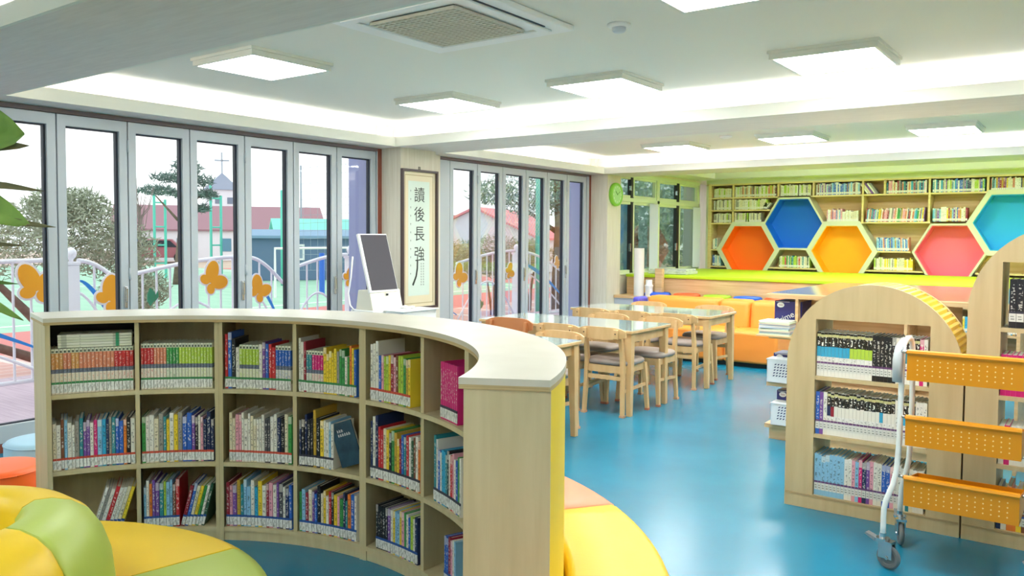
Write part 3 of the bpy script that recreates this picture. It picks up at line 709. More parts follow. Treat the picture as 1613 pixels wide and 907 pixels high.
def text_obj(body, size, loc, rot, m, name, parent, ext=.0004, align='LEFT', shear=0):
    c = bpy.data.curves.new(name, 'FONT'); c.body = body; c.size = size; c.extrude = ext; c.align_x = align; c.shear = shear
    o = bpy.data.objects.new(name, c); COL.objects.link(o)
    dg = bpy.context.evaluated_depsgraph_get(); me = bpy.data.meshes.new_from_object(o.evaluated_get(dg)); bpy.data.objects.remove(o)
    me.materials.clear(); me.materials.append(m); o = bpy.data.objects.new(name, me); COL.objects.link(o); o.location = loc; o.rotation_euler = rot; o.parent = parent
    return o
def game_box(x, y, z, w, d, h, label, txt=None, rz=0):
    t = thing('game_box', label, 'box', (x, y, z), rz, 'navy game boxes on the shelf desk')
    MB().box(0, w, 0, d, 0, h).build('carton', navy_b, t, bevel=.002)
    lo = MB(); lo.lathe([(0, -.001), (.019, -.001), (.019, .001), (0, .001)], 24, M=Matrix.Translation((.045, -.001, h-.03)) @ Matrix.Scale(1.4, 4, (1, 0, 0)) @ Matrix.Rotation(pi/2, 4, 'X')); lo.build('badge', white, t)
    text_obj('TAV', .018, (.029, -.0025, h-.037), (pi/2, 0, 0), mat('logo_red', 'a02050', .5), 'badge_text', t)
    MB().box(.01, w*.55, -.0008, 0, h-.008, h-.005).build('stripe', white, t)
    if txt:
        text_obj(txt, .062, (.02, -.0012, h-.175), (pi/2, R(-27), 0), white, 'title', t)
        MB().prism([(w*.6, .0), (w-.002, .0), (w-.002, h*.42)], -.001, 0, 'y').build('yellow_corner', yel_b, t)
    return t
game_box(-2.0, 6.06, .787, .2, .24, .245, 'navy game box with white italic lettering and yellow corner on top shelf', 'Prime')
game_box(-2.02, 6.12, .432, .2, .2, .2, 'plain navy box standing behind the white basket on the middle shelf')
game_box(-1.99, 6.12, .117, .2, .2, .235, 'navy box standing behind the lower white basket on the bottom shelf')
for i in range(12):
    r_ = random.choice(['c6dbe6', 'dfe6cf', 'e4d4c4', '9fb2c4', 'e8e6e2', 'd8e4c8', 'c4cfe0']); z = .797+i*.0085
    o = MB().box(-.11, .11, -.09, .1, 0, .008).build('magazine', mat('mag_'+r_, r_, .35)); o.location = (-1.93+random.uniform(-.006, .006), 5.93+random.uniform(-.008, .008), z); o.rotation_euler = (0, 0, random.uniform(-.05, .05))
    tag(o, 'magazine in pile on the shelf desk before the navy box, %s from bottom' % ORD[i], 'magazine', 'magazine pile on the shelf desk')
o = MB().box(-2.055, -1.80, 5.82, 6.06, .787, .796).build('board', pinef); tag(o, 'thin wooden board under the magazine pile on the shelf desk', 'board')
bask = mat('basket_white', 'e2e6ea', .4)
for z, y, x, l in ((.432, 5.97, -2.02, 'white basket with slotted holes on the middle shelf of the desk'), (.117, 5.97, -1.985, 'white basket with slotted holes on the bottom shelf of the desk')):
    t = thing('basket', l, 'basket', (x, y, z), 0, 'white slotted baskets')
    hh = .175 if z > .3 else .165
    bk = MB().box(0, .19, 0, .004, 0, hh).box(0, .004, 0, .14, 0, hh).box(.186, .19, 0, .14, 0, hh).box(0, .19, .136, .14, 0, hh).box(0, .19, 0, .14, 0, .004).box(-.004, .194, -.004, .144, hh-.008, hh, ).box(0.004, .186, .004, .136, hh-.03, hh-.001)
    bk.build('tub', bask, t, bevel=.001)
    hm = MB()
    for i in range(5):
        for j in range(5):
            u, v = .045+i*.022+j*.003, .045+j*.021; hm.prism([(u, v), (u+.012, v+.003), (u+.016, v+.013), (u+.004, v+.010)], -.0015, 0, 'y')
    hm.build('slot', mat('slot_dark', '3a3f6a', .6), t)

# ================================================================ TABLES AND CHAIRS
gtab = mat('tinted_table_glass', 'c6d4cd', .04, spec=.9, coat=.8)
def table(x1, y0, y1, label, L=1.62, zt=.725):
    t = thing('reading_table', label, 'table', (x1-L/2, (y0+y1)/2, 0), 0, 'beech reading tables'); hx, hy = L/2, (y1-y0)/2
    MB().box(-hx, hx, -hy, hy, zt-.03, zt-.006).build('tabletop', beech, t, bevel=.004)
    MB().box(-hx+.004, hx-.004, -hy+.004, hy-.004, zt-.006, zt).build('glass_top', gtab, t)
    MB().frame([(-hx+.04, -hy+.04), (hx-.04, -hy+.04), (hx-.04, hy-.04), (-hx+.04, hy-.04)], [(-hx+.06, -hy+.06), (hx-.06, -hy+.06), (hx-.06, hy-.06), (-hx+.06, hy-.06)], zt-.11, zt-.03, axis='z').build('apron', beech, t)
    for sx in (-1, 1):
        for sy in (-1, 1):
            cx, cy = sx*(hx-.05), sy*(hy-.05); a, b = .033, .021
            q = lambda r, dx=0: [(cx-r, cy-r), (cx+r, cy-r), (cx+r, cy+r), (cx-r, cy+r)]
            ox, oy = sx*(a-b), sy*(a-b)
            MB().hexa([(x+ox, y+oy, 0) for x, y in q(b)], [(x, y, zt-.03) for x, y in q(a)]).build('leg', beech, t, bevel=.003)
    return t
table(-3.165, 4.50, 5.22, 'reading table nearest the curved bookcase, mostly hidden by it')
table(-3.155, 6.0, 6.74, 'middle reading table of three with a reflective glass top')
table(-3.145, 7.6, 8.32, 'farthest reading table in front of the orange sofa')
def make_chair(bm_, label):
    """origin between the feet; the backrest is at -y, the seat opens to +y"""
    t = thing('reading_chair', label, 'chair', (0, 0, 0), 0, 'beech reading chairs with grey seats')
    for s in (-1, 1):
        pr = [(s*.185, -.215, 0), (s*.175, -.195, .3), (s*.17, -.19, .46), (s*.168, -.212, .60), (s*.165, -.235, .725)]
        m = MB(); w = [.017, .019, .021, .019, .015]
        for i in range(4):
            (x, y, z), (x2, y2, z2) = pr[i], pr[i+1]; a, b = w[i], w[i+1]
            m.hexa([(x-a*.8, y-a, z), (x+a*.8, y-a, z), (x+a*.8, y+a, z), (x-a*.8, y+a, z)], [(x2-b*.8, y2-b, z2), (x2+b*.8, y2-b, z2), (x2+b*.8, y2+b, z2), (x2-b*.8, y2+b, z2)])
        lg_ = m.build('rear_leg', bm_, t)
        MB().box(s*.185-.02, s*.185+.02, -.237, -.193, 0, .018).build('rubber_foot', mat('foot_cap', 'c89a78', .6), lg_)
        lg2 = MB().hexa([(s*.205-.015, .185, 0), (s*.205+.015, .185, 0), (s*.205+.015, .215, 0), (s*.205-.015, .215, 0)], [(s*.18-.02, .155, .42), (s*.18+.02, .155, .42), (s*.18+.02, .195, .42), (s*.18-.02, .195, .42)]).build('front_leg', bm_, t)
        MB().box(s*.205-.018, s*.205+.018, .182, .218, 0, .018).build('rubber_foot', mat('foot_cap2', 'b06a50', .6), lg2)
        MB().hexa([(s*.18-.008, -.19, .2), (s*.18+.008, -.19, .2), (s*.195+.008, .18, .22), (s*.195-.008, .18, .22)], [(s*.18-.008, -.19, .225), (s*.18+.008, -.19, .225), (s*.195+.008, .18, .245), (s*.195-.008, .18, .245)]).build('stretcher', bm_, t)
    MB().box(-.17, .17, -.2, -.182, .3, .335).build('stretcher', bm_, t)
    MB().box(-.18, .18, .165, .183, .36, .42).box(-.17, .17, -.2, -.182, .36, .42).box(-.185, -.168, -.19, .17, .36, .42).box(.168, .185, -.19, .17, .36, .42).build('seat_frame', bm_, t)
    # curved backrest
    m = MB(); n = 12
    for i in range(n):
        u, v = -1+2*i/n, -1+2*(i+1)/n
        f = lambda k: (.225*k, -.262-.028*(1-k*k)+.03, )
        top = lambda k: .75-.012*k*k*k*k-.018*abs(k)**6; bot = lambda k: .645+.026*abs(k)**3
        (xa, ya), (xb, yb) = f(u), f(v)
        m.hexa([(xa, ya-.016, bot(u)), (xb, yb-.016, bot(v)), (xb, yb+.004, bot(v)), (xa, ya+.004, bot(u))], [(xa, ya-.022, top(u)), (xb, yb-.022, top(v)), (xb, yb-.004, top(v)), (xa, ya-.004, top(u))])
    b_ = m.build('backrest', bm_, t); smooth_by_angle(b_)
    MB().lathe([(0, -.002), (.006, -.002), (.006, .002), (0, .002)], 10, M=Matrix.Translation((-.15, -.29, .70)) @ Matrix.Rotation(pi/2, 4, 'X')).lathe([(0, -.002), (.006, -.002), (.006, .002), (0, .002)], 10, M=Matrix.Translation((.15, -.29, .70)) @ Matrix.Rotation(pi/2, 4, 'X')).build('screw_cap', mat('screw_dark', '4a3020', .5), b_)
    for s in (-1, 1): MB().box(s*.15-.02, s*.15+.02, -.288, -.262, .655, .735).build('back_block', bm_, t, bevel=.005)
    m = MB(); n = 20; ring = []
    for i in range(n):
        th = 2*pi*i/n; ex = .5; c_, s_ = cos(th), sin(th)
        ring.append((.215*math.copysign(abs(c_)**ex, c_)*(1+.04*(s_ > 0)*s_), .2*math.copysign(abs(s_)**ex, s_)))
    vs = []; lv = [(.9, .42), (1, .432), (1, .452), (.93, .468), (.7, .476)]
    for k, z in lv: vs += [(x*k, y*k-.005, z) for x, y in ring]
    vs.append((0, -.005, .478)); fs = [tuple(range(n))[::-1]]
    for l in range(len(lv)-1): fs += [(l*n+i, l*n+(i+1) % n, (l+1)*n+(i+1) % n, (l+1)*n+i) for i in range(n)]
    fs += [((len(lv)-1)*n+i, (len(lv)-1)*n+(i+1) % n, len(vs)-1) for i in range(n)]
    m.add(vs, fs); m.build('seat', seat_g, t, smooth=True)
    return t
ch = make_chair(beech, 'beech chair tucked under near right corner of middle table, grey seat')
first = True
def chair(x, yr, face, label):
    """yr: y of the rear feet; face +1 opens to +y, -1 opens to -y"""
    global first
    loc = (x, yr+.215*face, 0); rz = 0 if face > 0 else pi
    if first: ch.location = loc; ch.rotation_euler = (0, 0, rz); ch['label'] = label; first = False; return ch
    return dup(ch, loc, rz, label)
chair(-3.40, 5.955, 1, 'beech chair tucked under near side of middle table, nearest its right corner')
chair(-3.84, 5.955, 1, 'beech chair on near side of middle table, left of the corner chair')
chair(-3.43, 7.47, 1, 'beech chair on near side of farthest table, nearest its right corner')
chair(-3.93, 7.47, 1, 'beech chair in the middle of the near side of farthest table')
chair(-4.40, 7.47, 1, 'beech chair at left end of the near side of farthest table')
chair(-3.50, 5.40, -1, 'beech chair on far side of nearest table, its back rising between tables')
chair(-3.95, 6.98, -1, 'beech chair on far side of middle table, only its back top showing')
chair(-3.38, 6.96, -1, 'beech chair on far side of middle table near its right corner')
chair(-3.5, 8.55, -1, 'beech chair on far side of farthest table near its right corner, facing the sofa away')
chair(-4.3, 8.55, -1, 'beech chair on far side of farthest table near its left end')
chair(-3.42, 4.27, 1, 'beech chair on near side of nearest table, hidden beside the curved bookcase')
cb = make_chair(beech_d, 'darker brown chair on far side of nearest table behind bookcase top'); cb.location = (-3.97, 5.16, 0); cb.rotation_euler = (0, 0, pi+.06); cb.scale = (1.02, 1.02, 1.1)

# ================================================================ SOFAS
def cushion_box(name, x0, x1, y0, y1, z0, z1, m, parent, r=.04, lean=0, M=None):
    mb = MB().box(x0, x1, y0, y1, z0, z1)
    if lean:
        mb.v = [(x, y+(z-z0)*lean, z) for x, y, z in mb.v]
    o = mb.build(name, m, parent, bevel=r)
    o.modifiers['bevel'].segments = 5; smooth_by_angle(o, 80)
    return o
t = thing('sofa', 'orange upholstered sofa with three back cushions behind the farthest table', 'sofa', (-3.6, 9.5, 0))
for a, b in ((-.02, .62),): cushion_box('seat_cushion', a, b, -.36, .25, .05, .41, vin_so, t, .035)
cushion_box('seat_cushion', -.62, -.02, -.36, .25, .05, .41, vin_so, t, .035)
cushion_box('seat_cushion', -1.25, -.62, -.36, .25, .05, .41, vin_so, t, .035)
for a, b, nm in ((-1.28, -.30, 0), (-.295, .10, 0), (.105, .60, 0)): cushion_box('back_cushion', a, b, .14, .42, .36, .735, vin_so, t, .06, lean=.12)
MB().box(-1.2, .58, -.3, .4, 0, .05).build('base', black, t)
t = thing('blue_seat', 'low blue upholstered seat block at the left end of the orange sofa', 'seat', (-5.16, 9.4, 0))
cushion_box('seat_cushion', -.26, .26, -.3, .3, .03, .42, vin_bl, t, .03); cushion_box('side_cushion', .16, .26, .1, .36, .42, .72, mat('violet_leatherette', '5a58c8', .45), t, .03)
MB().box(-.22, .22, -.27, .27, 0, .03).build('base', black, t)

# ring sofa around the plant (left foreground) and bench behind the bookcase
def ring_part(name, c, prof, a0, a1, m, parent, seg=None, shrink=.006):
    seg = seg or max(4, int(abs(a1-a0)/5)); mb = MB(); sh = math.degrees(shrink/1.0)
    mid = [0]*0
    cxr = sum(p[0] for p in prof)/len(prof); czr = sum(p[1] for p in prof)/len(prof)
    n = len(prof); vs = []; st = []
    def ring(a, k): return [((cxr+(r-cxr)*k)*cos(R(a)), (cxr+(r-cxr)*k)*sin(R(a)), czr+(z-czr)*k) for r, z in prof]
    rings = [ring(a0+sh*.1, .90), ring(a0+sh*.5, .97)] + [ring(a0+sh+(a1-a0-2*sh)*i/seg, 1) for i in range(seg+1)] + [ring(a1-sh*.5, .97), ring(a1-sh*.1, .90)]
    for r_ in rings: vs += r_
    fs = [tuple(range(n)), tuple((len(rings)-1)*n+i for i in range(n))[::-1]]
    for j in range(len(rings)-1): fs += [(j*n+i, j*n+(i+1) % n, (j+1)*n+(i+1) % n, (j+1)*n+i) for i in range(n)]
    mb.add(vs, fs); o = mb.build(name, m, parent, smooth=True)
    smooth_by_angle(o, 50)
    return o
def rr(r0, r1, z0, z1, k=.03):
    return [(r0, z0), (r1, z0), (r1, z1-k), (r1-.3*k, z1-.3*k), (r1-k, z1), (r0+k, z1), (r0+.3*k, z1-.3*k), (r0, z1-k)]
t = thing('round_sofa', 'round yellow and green sofa with a hollow back ring in left foreground', 'sofa', (-2.55, .80, 0))
back = [(.215, .30), (.475, .38), (.472, .48), (.462, .57), (.442, .63), (.41, .68), (.365, .712), (.315, .728), (.27, .73), (.24, .715), (.22, .685)]
for a, b, m in ((-84, -34, vin_y), (-34, 25, vin_y), (25, 76, vin_g), (76, 136, vin_y), (136, 176, vin_g), (176, 236, vin_y), (236, 276, vin_g)):
    ring_part('back_segment', 0, back, a, b, m, t, seg=16, shrink=.012)
for a, b, m in ((-40, 20, vin_y), (20, 80.5, vin_g), (80.5, 140, vin_y), (140, 200, vin_g), (200, 260, vin_y), (260, 320, vin_g)):
    ring_part('seat_segment', 0, rr(.44, .92, .05, .42, .045), a, b, m, t, seg=16)
MB().lathe([(0, .3), (.26, .3), (.26, .32), (0, .32)], 30).build('centre_cushion', vin_y, t)
MB().lathe([(.3, 0), (.86, 0), (.86, .05), (.3, .05), (.3, 0)], 40).build('base', black, t)
t = thing('curved_bench', 'curved coral and yellow bench wrapped around the back of the curved bookcase', 'bench', (CO[0], CO[1], 0))
for a, b, m in ((-22, 15, vin_c), (15, 53.7, vin_y), (53.7, 92, vin_c), (92, 130, vin_y)):
    ring_part('seat_segment', 0, rr(1.628, 1.965, .05, .42, .03), a, b, m, t, seg=14)
MB().lathe([(1.66, 0), (1.93, 0), (1.93, .05), (1.66, .05), (1.66, 0)], 40, a0=R(-21), a1=R(129)).build('base', black, t)
def stool(x, y, h, r, m, label):
    t = thing('round_stool', label, 'stool', (x, y, 0), 0, 'round leatherette stools by the windows')
    o = MB().lathe([(0, .02), (r-.01, .02), (r, .04), (r, h-.03), (r-.012, h-.006), (r-.04, h), (0, h+.004)], 40).build('cushion', m, t, smooth=True)
    MB().tube([((r+.001)*cos(2*pi*i/40), (r+.001)*sin(2*pi*i/40), h-.022) for i in range(41)], .004, 6).build('piping', m, o, smooth=True)
    MB().lathe([(0, 0), (r-.03, 0), (r-.03, .02), (0, .02)], 24).build('base', black, t)
stool(-4.60, 1.80, .3, .2, vin_o, 'orange round stool at the left edge beside the curved bookcase end')
stool(-5.02, 2.20, .3, .2, vin_b, 'pale blue round stool behind the orange stool near the window')
# ================================================================ PLATFORM AND BENCH STEP
ZP = .94
t = thing('seating_platform', 'raised pine platform in front of the honeycomb shelves', 'platform', (-3, 12, 0))
MB().box(-2.78, 1.0, -1.2, 1.58, .0, ZP-.03).build('body', pinef, t) if False else None
MB().box(-2.78, 6.1, -1.17, 1.58, ZP-.06, ZP-.03).build('deck', pinef, t)
MB().box(-2.78, 1.15, -1.2, -1.17, 0, ZP-.03).build('front_panel', pinef, t)
MB().box(1.15, 6.1, -1.2, -1.17, 0, .12).box(1.15, 1.18, -1.2, -.8, 0, ZP-.06).box(1.15, 6.1, -.82, -.8, 0, ZP-.06).build('shelf_recess', pinef, t)
for z in (.70, .40): MB().box(1.18, 6.1, -1.2, -.82, z-.025, z).build('shelf', pinef, t)
MB().box(1.15, 6.1, -1.2, -1.17, .86, ZP-.03).build('edge_board', pinef, t)
o = MB().box(-5.785, 3.1, 10.77, 13.58, ZP-.03, ZP+.012).build('floor_mat', lime, bevel=.01); tag(o, 'bright lime green padded mat covering the raised platform', 'mat')
t = thing('bench_step', 'low pine bench step along the front of the raised platform', 'bench', (-4, 10.6, 0))
MB().box(-1.78, 1.95, -.2, .19, .62, .66).build('top', pinef, t); MB().box(-1.78, 1.95, -.18, -.15, 0, .62).build('front_panel', mat('bench_face', 'b9c2cc', .5), t)
tag(MB().box(-5.785, -5.2, 10.36, 10.38, .68, .9).build('guard_board', pinef), 'short upright pine board on the bench step beside the column', 'board') if False else None
for x, cn, hx in ((-5.19, 'blue', '2f62d8'), (-4.742, 'orange', 'f0602c'), (-4.296, 'lime', 'a6d62e'), (-3.869, 'blue', '1f66dc'), (-3.45, 'orange', 'f0602c'), (-3.03, 'lime', 'a6d62e'), (-2.6, 'blue', '1f66dc')):
    w = {-5.19: 'leftmost', -4.742: 'second from left, orange,', -4.296: 'third from left, lime,', -3.869: 'fourth from left, blue,', -3.45: 'fifth from left, orange,', -3.03: 'sixth from left, lime,', -2.6: 'seventh from left, blue,'}[x]
    o = MB().lathe([(0, 0), (.175, 0), (.19, .015), (.19, .035), (.17, .052), (0, .056)], 32).build('round_cushion', mat('cushion_'+cn+hx, hx, .5), smooth=True); o.location = (x, 10.62, .66)
    tag(o, 'round flat %s cushion on the bench step, %s' % (cn, w.split(',')[0]), 'cushion', 'round cushions on the bench step')
# things standing by the second column
o = MB().lathe([(0, 0), (.072, 0), (.072, .68), (.05, .68), (.05, .66), (0, .66)], 28).build('paper_roll', mat('roll_white', 'e6e2da', .7), smooth=False); smooth_by_angle(o, 40); o.location = (-5.41, 10.47, .66)
tag(o, 'tall white paper roll standing on the step beside the far column', 'paper roll')
o = MB().lathe([(0, 0), (.05, 0), (.052, .01), (.052, .13), (.06, .15), (.045, .17), (.045, .235), (0, .235)], 24).build('bottle', white); smooth_by_angle(o, 40); o.location = (-5.25, 10.47, .66)
tag(o, 'white bottle standing between the paper roll and the wooden post', 'bottle')
o = MB().box(-.055, .055, -.04, .04, 0, .39).build('post', pinef, bevel=.004); o.location = (-5.18, 10.66, .66); tag(o, 'short wooden post on the step against the platform front', 'post')
o = MB().box(0, .62, 0, .4, 0, .05).box(.02, .6, .02, .38, .05, .075).build('wrapped_packet', mat('packet_white', 'd8dcd4', .35, c2='b9bfb8', scale=18), bevel=.008); o.location = (-5.56, 11.05, ZP+.014); tag(o, 'white wrapped packet lying on the lime mat at its left front corner', 'packet')
for x, l, i in ((11.62, 'white striped curtain hanging in the middle of the far window', 0), (13.28, 'white and yellow curtain hanging at the right end of the far window', 1)):
    m = MB(); n = 36; w = .26
    pts = [(-5.83+.018*sin(i_*1.25), x+w*i_/n) for i_ in range(n+1)]
    for (a, b) in zip(pts, pts[1:]):
        m.hexa([(a[0], a[1], .98), (a[0]+.004, a[1], .98), (b[0]+.004, b[1], .98), (b[0], b[1], .98)], [(a[0], a[1], 2.02), (a[0]+.004, a[1], 2.02), (b[0]+.004, b[1], 2.02), (b[0], b[1], 2.02)])
    tag(m.build('curtain', mat('curtain_white', 'dfe2ee', .8)), l, 'curtain', 'curtains at the far window')
# ================================================================ HONEYCOMB SHELF WALL
YS = 13.6; DS = .3
t = thing('honeycomb_bookshelf', 'wall of pale shelving with large coloured hexagon nooks', 'bookshelf', (-3, YS, 0)); ox = 3
def hexpts(cx, cz, r): return [(cx+ox+r*cos(R(60*i)), cz+r*sin(R(60*i))) for i in range(6)]
HX = [(-4.21+.765*k, 1.295 if k % 2 else 1.737, c) for k, c in ((-1, 'orange'), (0, 'blue'), (1, 'yellow'), (3, 'pink'), (4, 'cyan'), (5, 'yellow'), (7, 'orange'))]
hcol = dict(orange='ff7d12', blue='0a72dc', yellow='ffb60a', pink='f4788c', cyan='2ab4e8')
for hi_, (cx, cz, c) in enumerate(HX):
    fo = -.012-.003*(hi_ % 2)
    o_ = MB().frame(hexpts(cx, cz, .548 if hi_ % 2 == 0 else .5), hexpts(cx, cz, .466), fo, DS-.001*(hi_ % 2), 'y').build('hexagon_frame', shelf_frame, t)
    hm = mat('hex_'+c, hcol[c], .6)
    MB().frame(hexpts(cx, cz, .466), hexpts(cx, cz, .452), 0.0, DS, 'y').prism(hexpts(cx, cz, .46), DS-.02, DS-.005, 'y').build('hexagon_lining', hm, o_)
def inhex(x, z, r=.52):
    for cx, cz, _ in HX:
        dx, dz = abs(x-cx), abs(z-cz)
        if dz < r*.866 and dx*.866+dz*.5 < r*.866: return True
    return False
XL, XRt = -5.73, 2.4
MB().box(XL+ox, XRt+ox, -.004, .02, 2.425, 2.50).box(XL+ox, -5.64+ox, 0, DS, .96, 2.43).build('face_frame', shelf_frame, t)
MB().box(-5.69+ox, -5.635+ox, -.006, DS, .96, 2.43).box(XL+ox, XRt+ox, 0.0, DS, 2.40, 2.425).build('side_panel', shelfw, t)
MB().box(XL+ox, XRt+ox, DS, DS+.015, .95, 2.5).build('back_panel', shelf_back, t)
def xr(z0, z1, xa, xb):   # shelf boards cut where hexagons pass
    segs = []; n = 600; cur = None
    for i in range(n+1):
        x = xa+(xb-xa)*i/n; ok = not inhex(x, (z0+z1)/2)
        if ok and cur is None: cur = x
        if (not ok or i == n) and cur is not None:
            if x-cur > .03: segs.append((cur, x))
            cur = None
    return segs
SH = []
for (z, xa, xb) in ((2.18, -5.64, 2.4), (1.965, -5.64, -4.4), (1.745, -5.64, -4.9), (1.745, -3.9, -1.0), (1.745, -.8, 2.4), (1.285, -5.64, -5.3), (1.295, -3.1, -2.2), (.995, -5.64, 2.4), (1.295, .2, 2.4)):
    for a, b in xr(z-.01, z+.01, xa, xb):
        MB().box(a+ox, b+ox, .0, DS, z-.012, z+.012).build('shelf', shelfw, t); SH.append((z+.012, a, b))
DV = [-5.245, -4.47, -3.895, -3.14, -2.82, -2.195, -1.435, -.6, .2, 1.0, 1.8]
for x in DV: MB().box(x-.014+ox, x+.014+ox, .0, DS-.01, 2.19, 2.41).build('divider', shelfw, t)
for x, z0, z1 in ((-5.245, 1.755, 2.17), (-3.14, 1.755, 2.17), (-2.195, 1.755, 2.17), (.2, 1.755, 2.17), (1.0, 1.755, 2.17)): MB().box(x-.014+ox, x+.014+ox, .0, DS-.01, z0, z1).build('divider', shelfw, t)
# books on the honeycomb wall (far and tiny)
def far_row(xa, xb, z, h, pal, t=.02, dens=1., lean=0, y=YS+.03, d=.17, tj=.4, hj=.03):
    x = xa
    while True:
        w = t*random.uniform(1-tj, 1+tj)
        if x+w > xb: break
        hh = h*random.uniform(1-.16, 1.0) if hj else h; c = lin(COLS[random.choice(pal)])
        if inhex(x+w/2, z+hh*.9, .56) or inhex(x+w/2, z+.03, .56): x += w; continue
        if random.random() < dens:
            Mx = Matrix.Translation((x, y, z+.001)) @ Matrix.Rotation(lean, 4, 'Y')
            FB.book(w*.94, d, hh, Mx, c, 0, None)
            FB.box(w*.05, w*.9, -.003, 0, .012, .045, mi=3, M=Mx, col=lin('e8e6dc'))
        x += w
pale = ['cream', 'white', 'cream', 'white', 'lime', 'cream', 'grey']; mixp = ['white', 'cream', 'pink', 'lightblue', 'cyan', 'white', 'teal', 'salmon', 'purple', 'grey', 'green', 'navy', 'cream', 'mustard', 'yellow', 'crimson']
cool = ['white', 'lightblue', 'white', 'teal', 'cream', 'grey', 'blue', 'cyan']
rowz = 2.193
for (a, b, p, h, dn) in ((-5.60, -5.27, pale, .17, 1), (-5.22, -4.5, pale+['tan', 'brown', 'salmon'], .2, .97), (-4.44, -3.93, pale, .2, .97), (-3.86, -3.17, ['cream', 'white', 'purple', 'brown', 'lightblue', 'white', 'blue'], .2, .97), (-2.80, -2.22, mixp, .2, 1), (-2.16, -1.47, cool+['purple', 'lime', 'navy'], .2, 1), (-1.4, -.63, mixp+['white', 'white'], .2, 1), (-.57, .17, mixp, .19, 1), (.23, .97, mixp, .19, .95), (1.03, 1.77, cool, .19, .95)):
    far_row(a, b, rowz, h, p, dens=dn)
for i in range(5):
    Mx = Matrix.Translation((-3.08+i*.035+.0, YS+.03, rowz+.001)) @ Matrix.Rotation(R(-36), 4, 'Y'); FB.box(0, .024, 0, .17, 0, .2, mi=3, M=Mx, col=lin(COLS[['white', 'cream', 'purple', 'white', 'grey'][i]]))
far_row(-5.60, -5.27, 1.978, .18, pale, dens=.92); far_row(-5.22, -4.65, 1.978, .18, pale, dens=.95)
for i in range(5):
    Mx = Matrix.Translation((-4.78+i*.024, YS+.03, 1.979)) @ Matrix.Rotation(R(42), 4, 'Y'); FB.box(0, .02, 0, .16, 0, .15, mi=3, M=Mx, col=lin(COLS[['white', 'cream', 'grey', 'white', 'grey'][i]]))
far_row(-5.60, -5.27, 1.758, .17, pale+['grey'], dens=.9); far_row(-5.22, -4.75, 1.758, .17, pale+['cream'], dens=.93)
far_row(-3.80, -3.45, 1.758, .22, ['purple', 'pink', 'lightblue', 'salmon', 'white'], t=.016); far_row(-3.45, -3.2, 1.758, .19, pale, t=.02)
far_row(-3.1, -2.25, 1.758, .22, mixp, t=.02, lean=R(5)); far_row(-2.15, -1.5, 1.758, .22, mixp+cool, t=.022)
far_row(-2.92, -2.42, 1.308, .21, ['blue', 'lightblue', 'white', 'mustard', 'salmon', 'lightblue'], t=.016, lean=R(-3))
far_row(-5.61, -5.42, 1.298, .2, ['white', 'teal', 'darkgrey', 'lightblue', 'pink'], dens=.9); far_row(-5.61, -5.30, 1.008, .2, cool+['brown'], dens=.95)
far_row(-4.44, -3.93, 1.008, .2, ['green', 'cream', 'white', 'red', 'teal', 'lime', 'cream', 'darkgreen'], t=.018); far_row(-2.98, -2.35, 1.008, .2, pale+['yellow', 'darkgreen', 'grey'], t=.019)
far_row(-.35, .2, 1.758, .2, mixp); far_row(.25, 1.9, 1.758, .2, mixp); far_row(-.5, .2, 1.008, .2, mixp); far_row(.9, 2.1, 1.008, .2, mixp)
far_row(-1.83, .8, .70-.3+.002, .2, mixp, y=10.86, t=.022); far_row(-1.5, .8, .702, .13, cool, y=10.86, dens=.0)
for i in range(7): FB.box(-1.8+random.uniform(0, .03), -1.1, 10.84, 11.1, .701+i*.017, .715+i*.017, mi=3, col=lin(['f0f0ec', 'd8dcd8', 'b8c0c4', 'e8e8e4', 'c8cccc', 'f4f4f2', 'e4e8ea'][i]))
tag(FB.build('books', far_books), 'smaller books filling the arched bookcases and the far honeycomb shelving wall', 'books', kind='stuff')
# ================================================================ COLUMN FITTINGS
t = thing('calligraphy_frame', 'tall dark framed vertical calligraphy scroll hanging on the column', 'picture', (XC+.002, 6.257, 1.46)); FX = 0
H2, W2 = .718, .27
MB().frame([(-W2, -H2), (W2, -H2), (W2, H2), (-W2, H2)], [(-W2+.022, -H2+.022), (W2-.022, -H2+.022), (W2-.022, H2-.022), (-W2+.022, H2-.022)], 0, .035, 'x').build('frame', mat('dark_frame', '4a3a38', .4), t)
MB().box(0, .008, -W2+.02, W2-.02, -H2+.02, H2-.02).build('backing_cloth', mat('silk_beige', 'dccfae', .6), t)
MB().frame([(-.215, -.665), (.215, -.665), (.215, .665), (-.215, .665)], [(-.205, -.655), (.205, -.655), (.205, .655), (-.205, .655)], .008, .0085, 'x').build('silk_border', mat('silk_line', 'b9a882', .6), t)
MB().box(.008, .0095, -.165, .155, -.58, .60).build('scroll_paper', mat('scroll_paper', 'cfdccf', .7), t)
MB().tube([(.01, -.01, H2), (.01, -.01, H2+.03), (.01, .01, H2+.03), (.01, .01, H2)], .004, 6).build('hanging_hook', black, t)
ink = mat('ink', '2f322c', .7)
rot = (pi/2, 0, pi/2)
for chh, z in (('讀', .40), ('後', .20), ('長', .0), ('強', -.21)):
    text_obj(chh, .165, (.0105, -.082, z), rot, ink, 'brush_character', t, ext=.0003)
MB().tube([(.011, -.03, -.21), (.011, -.033, -.30), (.011, -.05, -.38), (.011, -.10, -.47)], [.009, .009, .009, .011], 6).build('brush_stroke', ink, t)
sm = MB()
for i in range(11):
    z = .5-i*.085; sm.box(.0098, .0104, -.135, -.125, z, z+.004).box(.0098, .0104, -.132, -.128, z-.012, z+.008)
for i in range(9):
    for yy in (.03, .065):
        z = -.25-i*.027; sm.box(.0098, .0104, yy-.009, yy+.009, z, z+.003).box(.0098, .0104, yy-.006, yy-.003, z-.012, z+.006).box(.0098, .0104, yy+.001, yy+.008, z-.009, z-.006)
sm.build('small_script', ink, t)
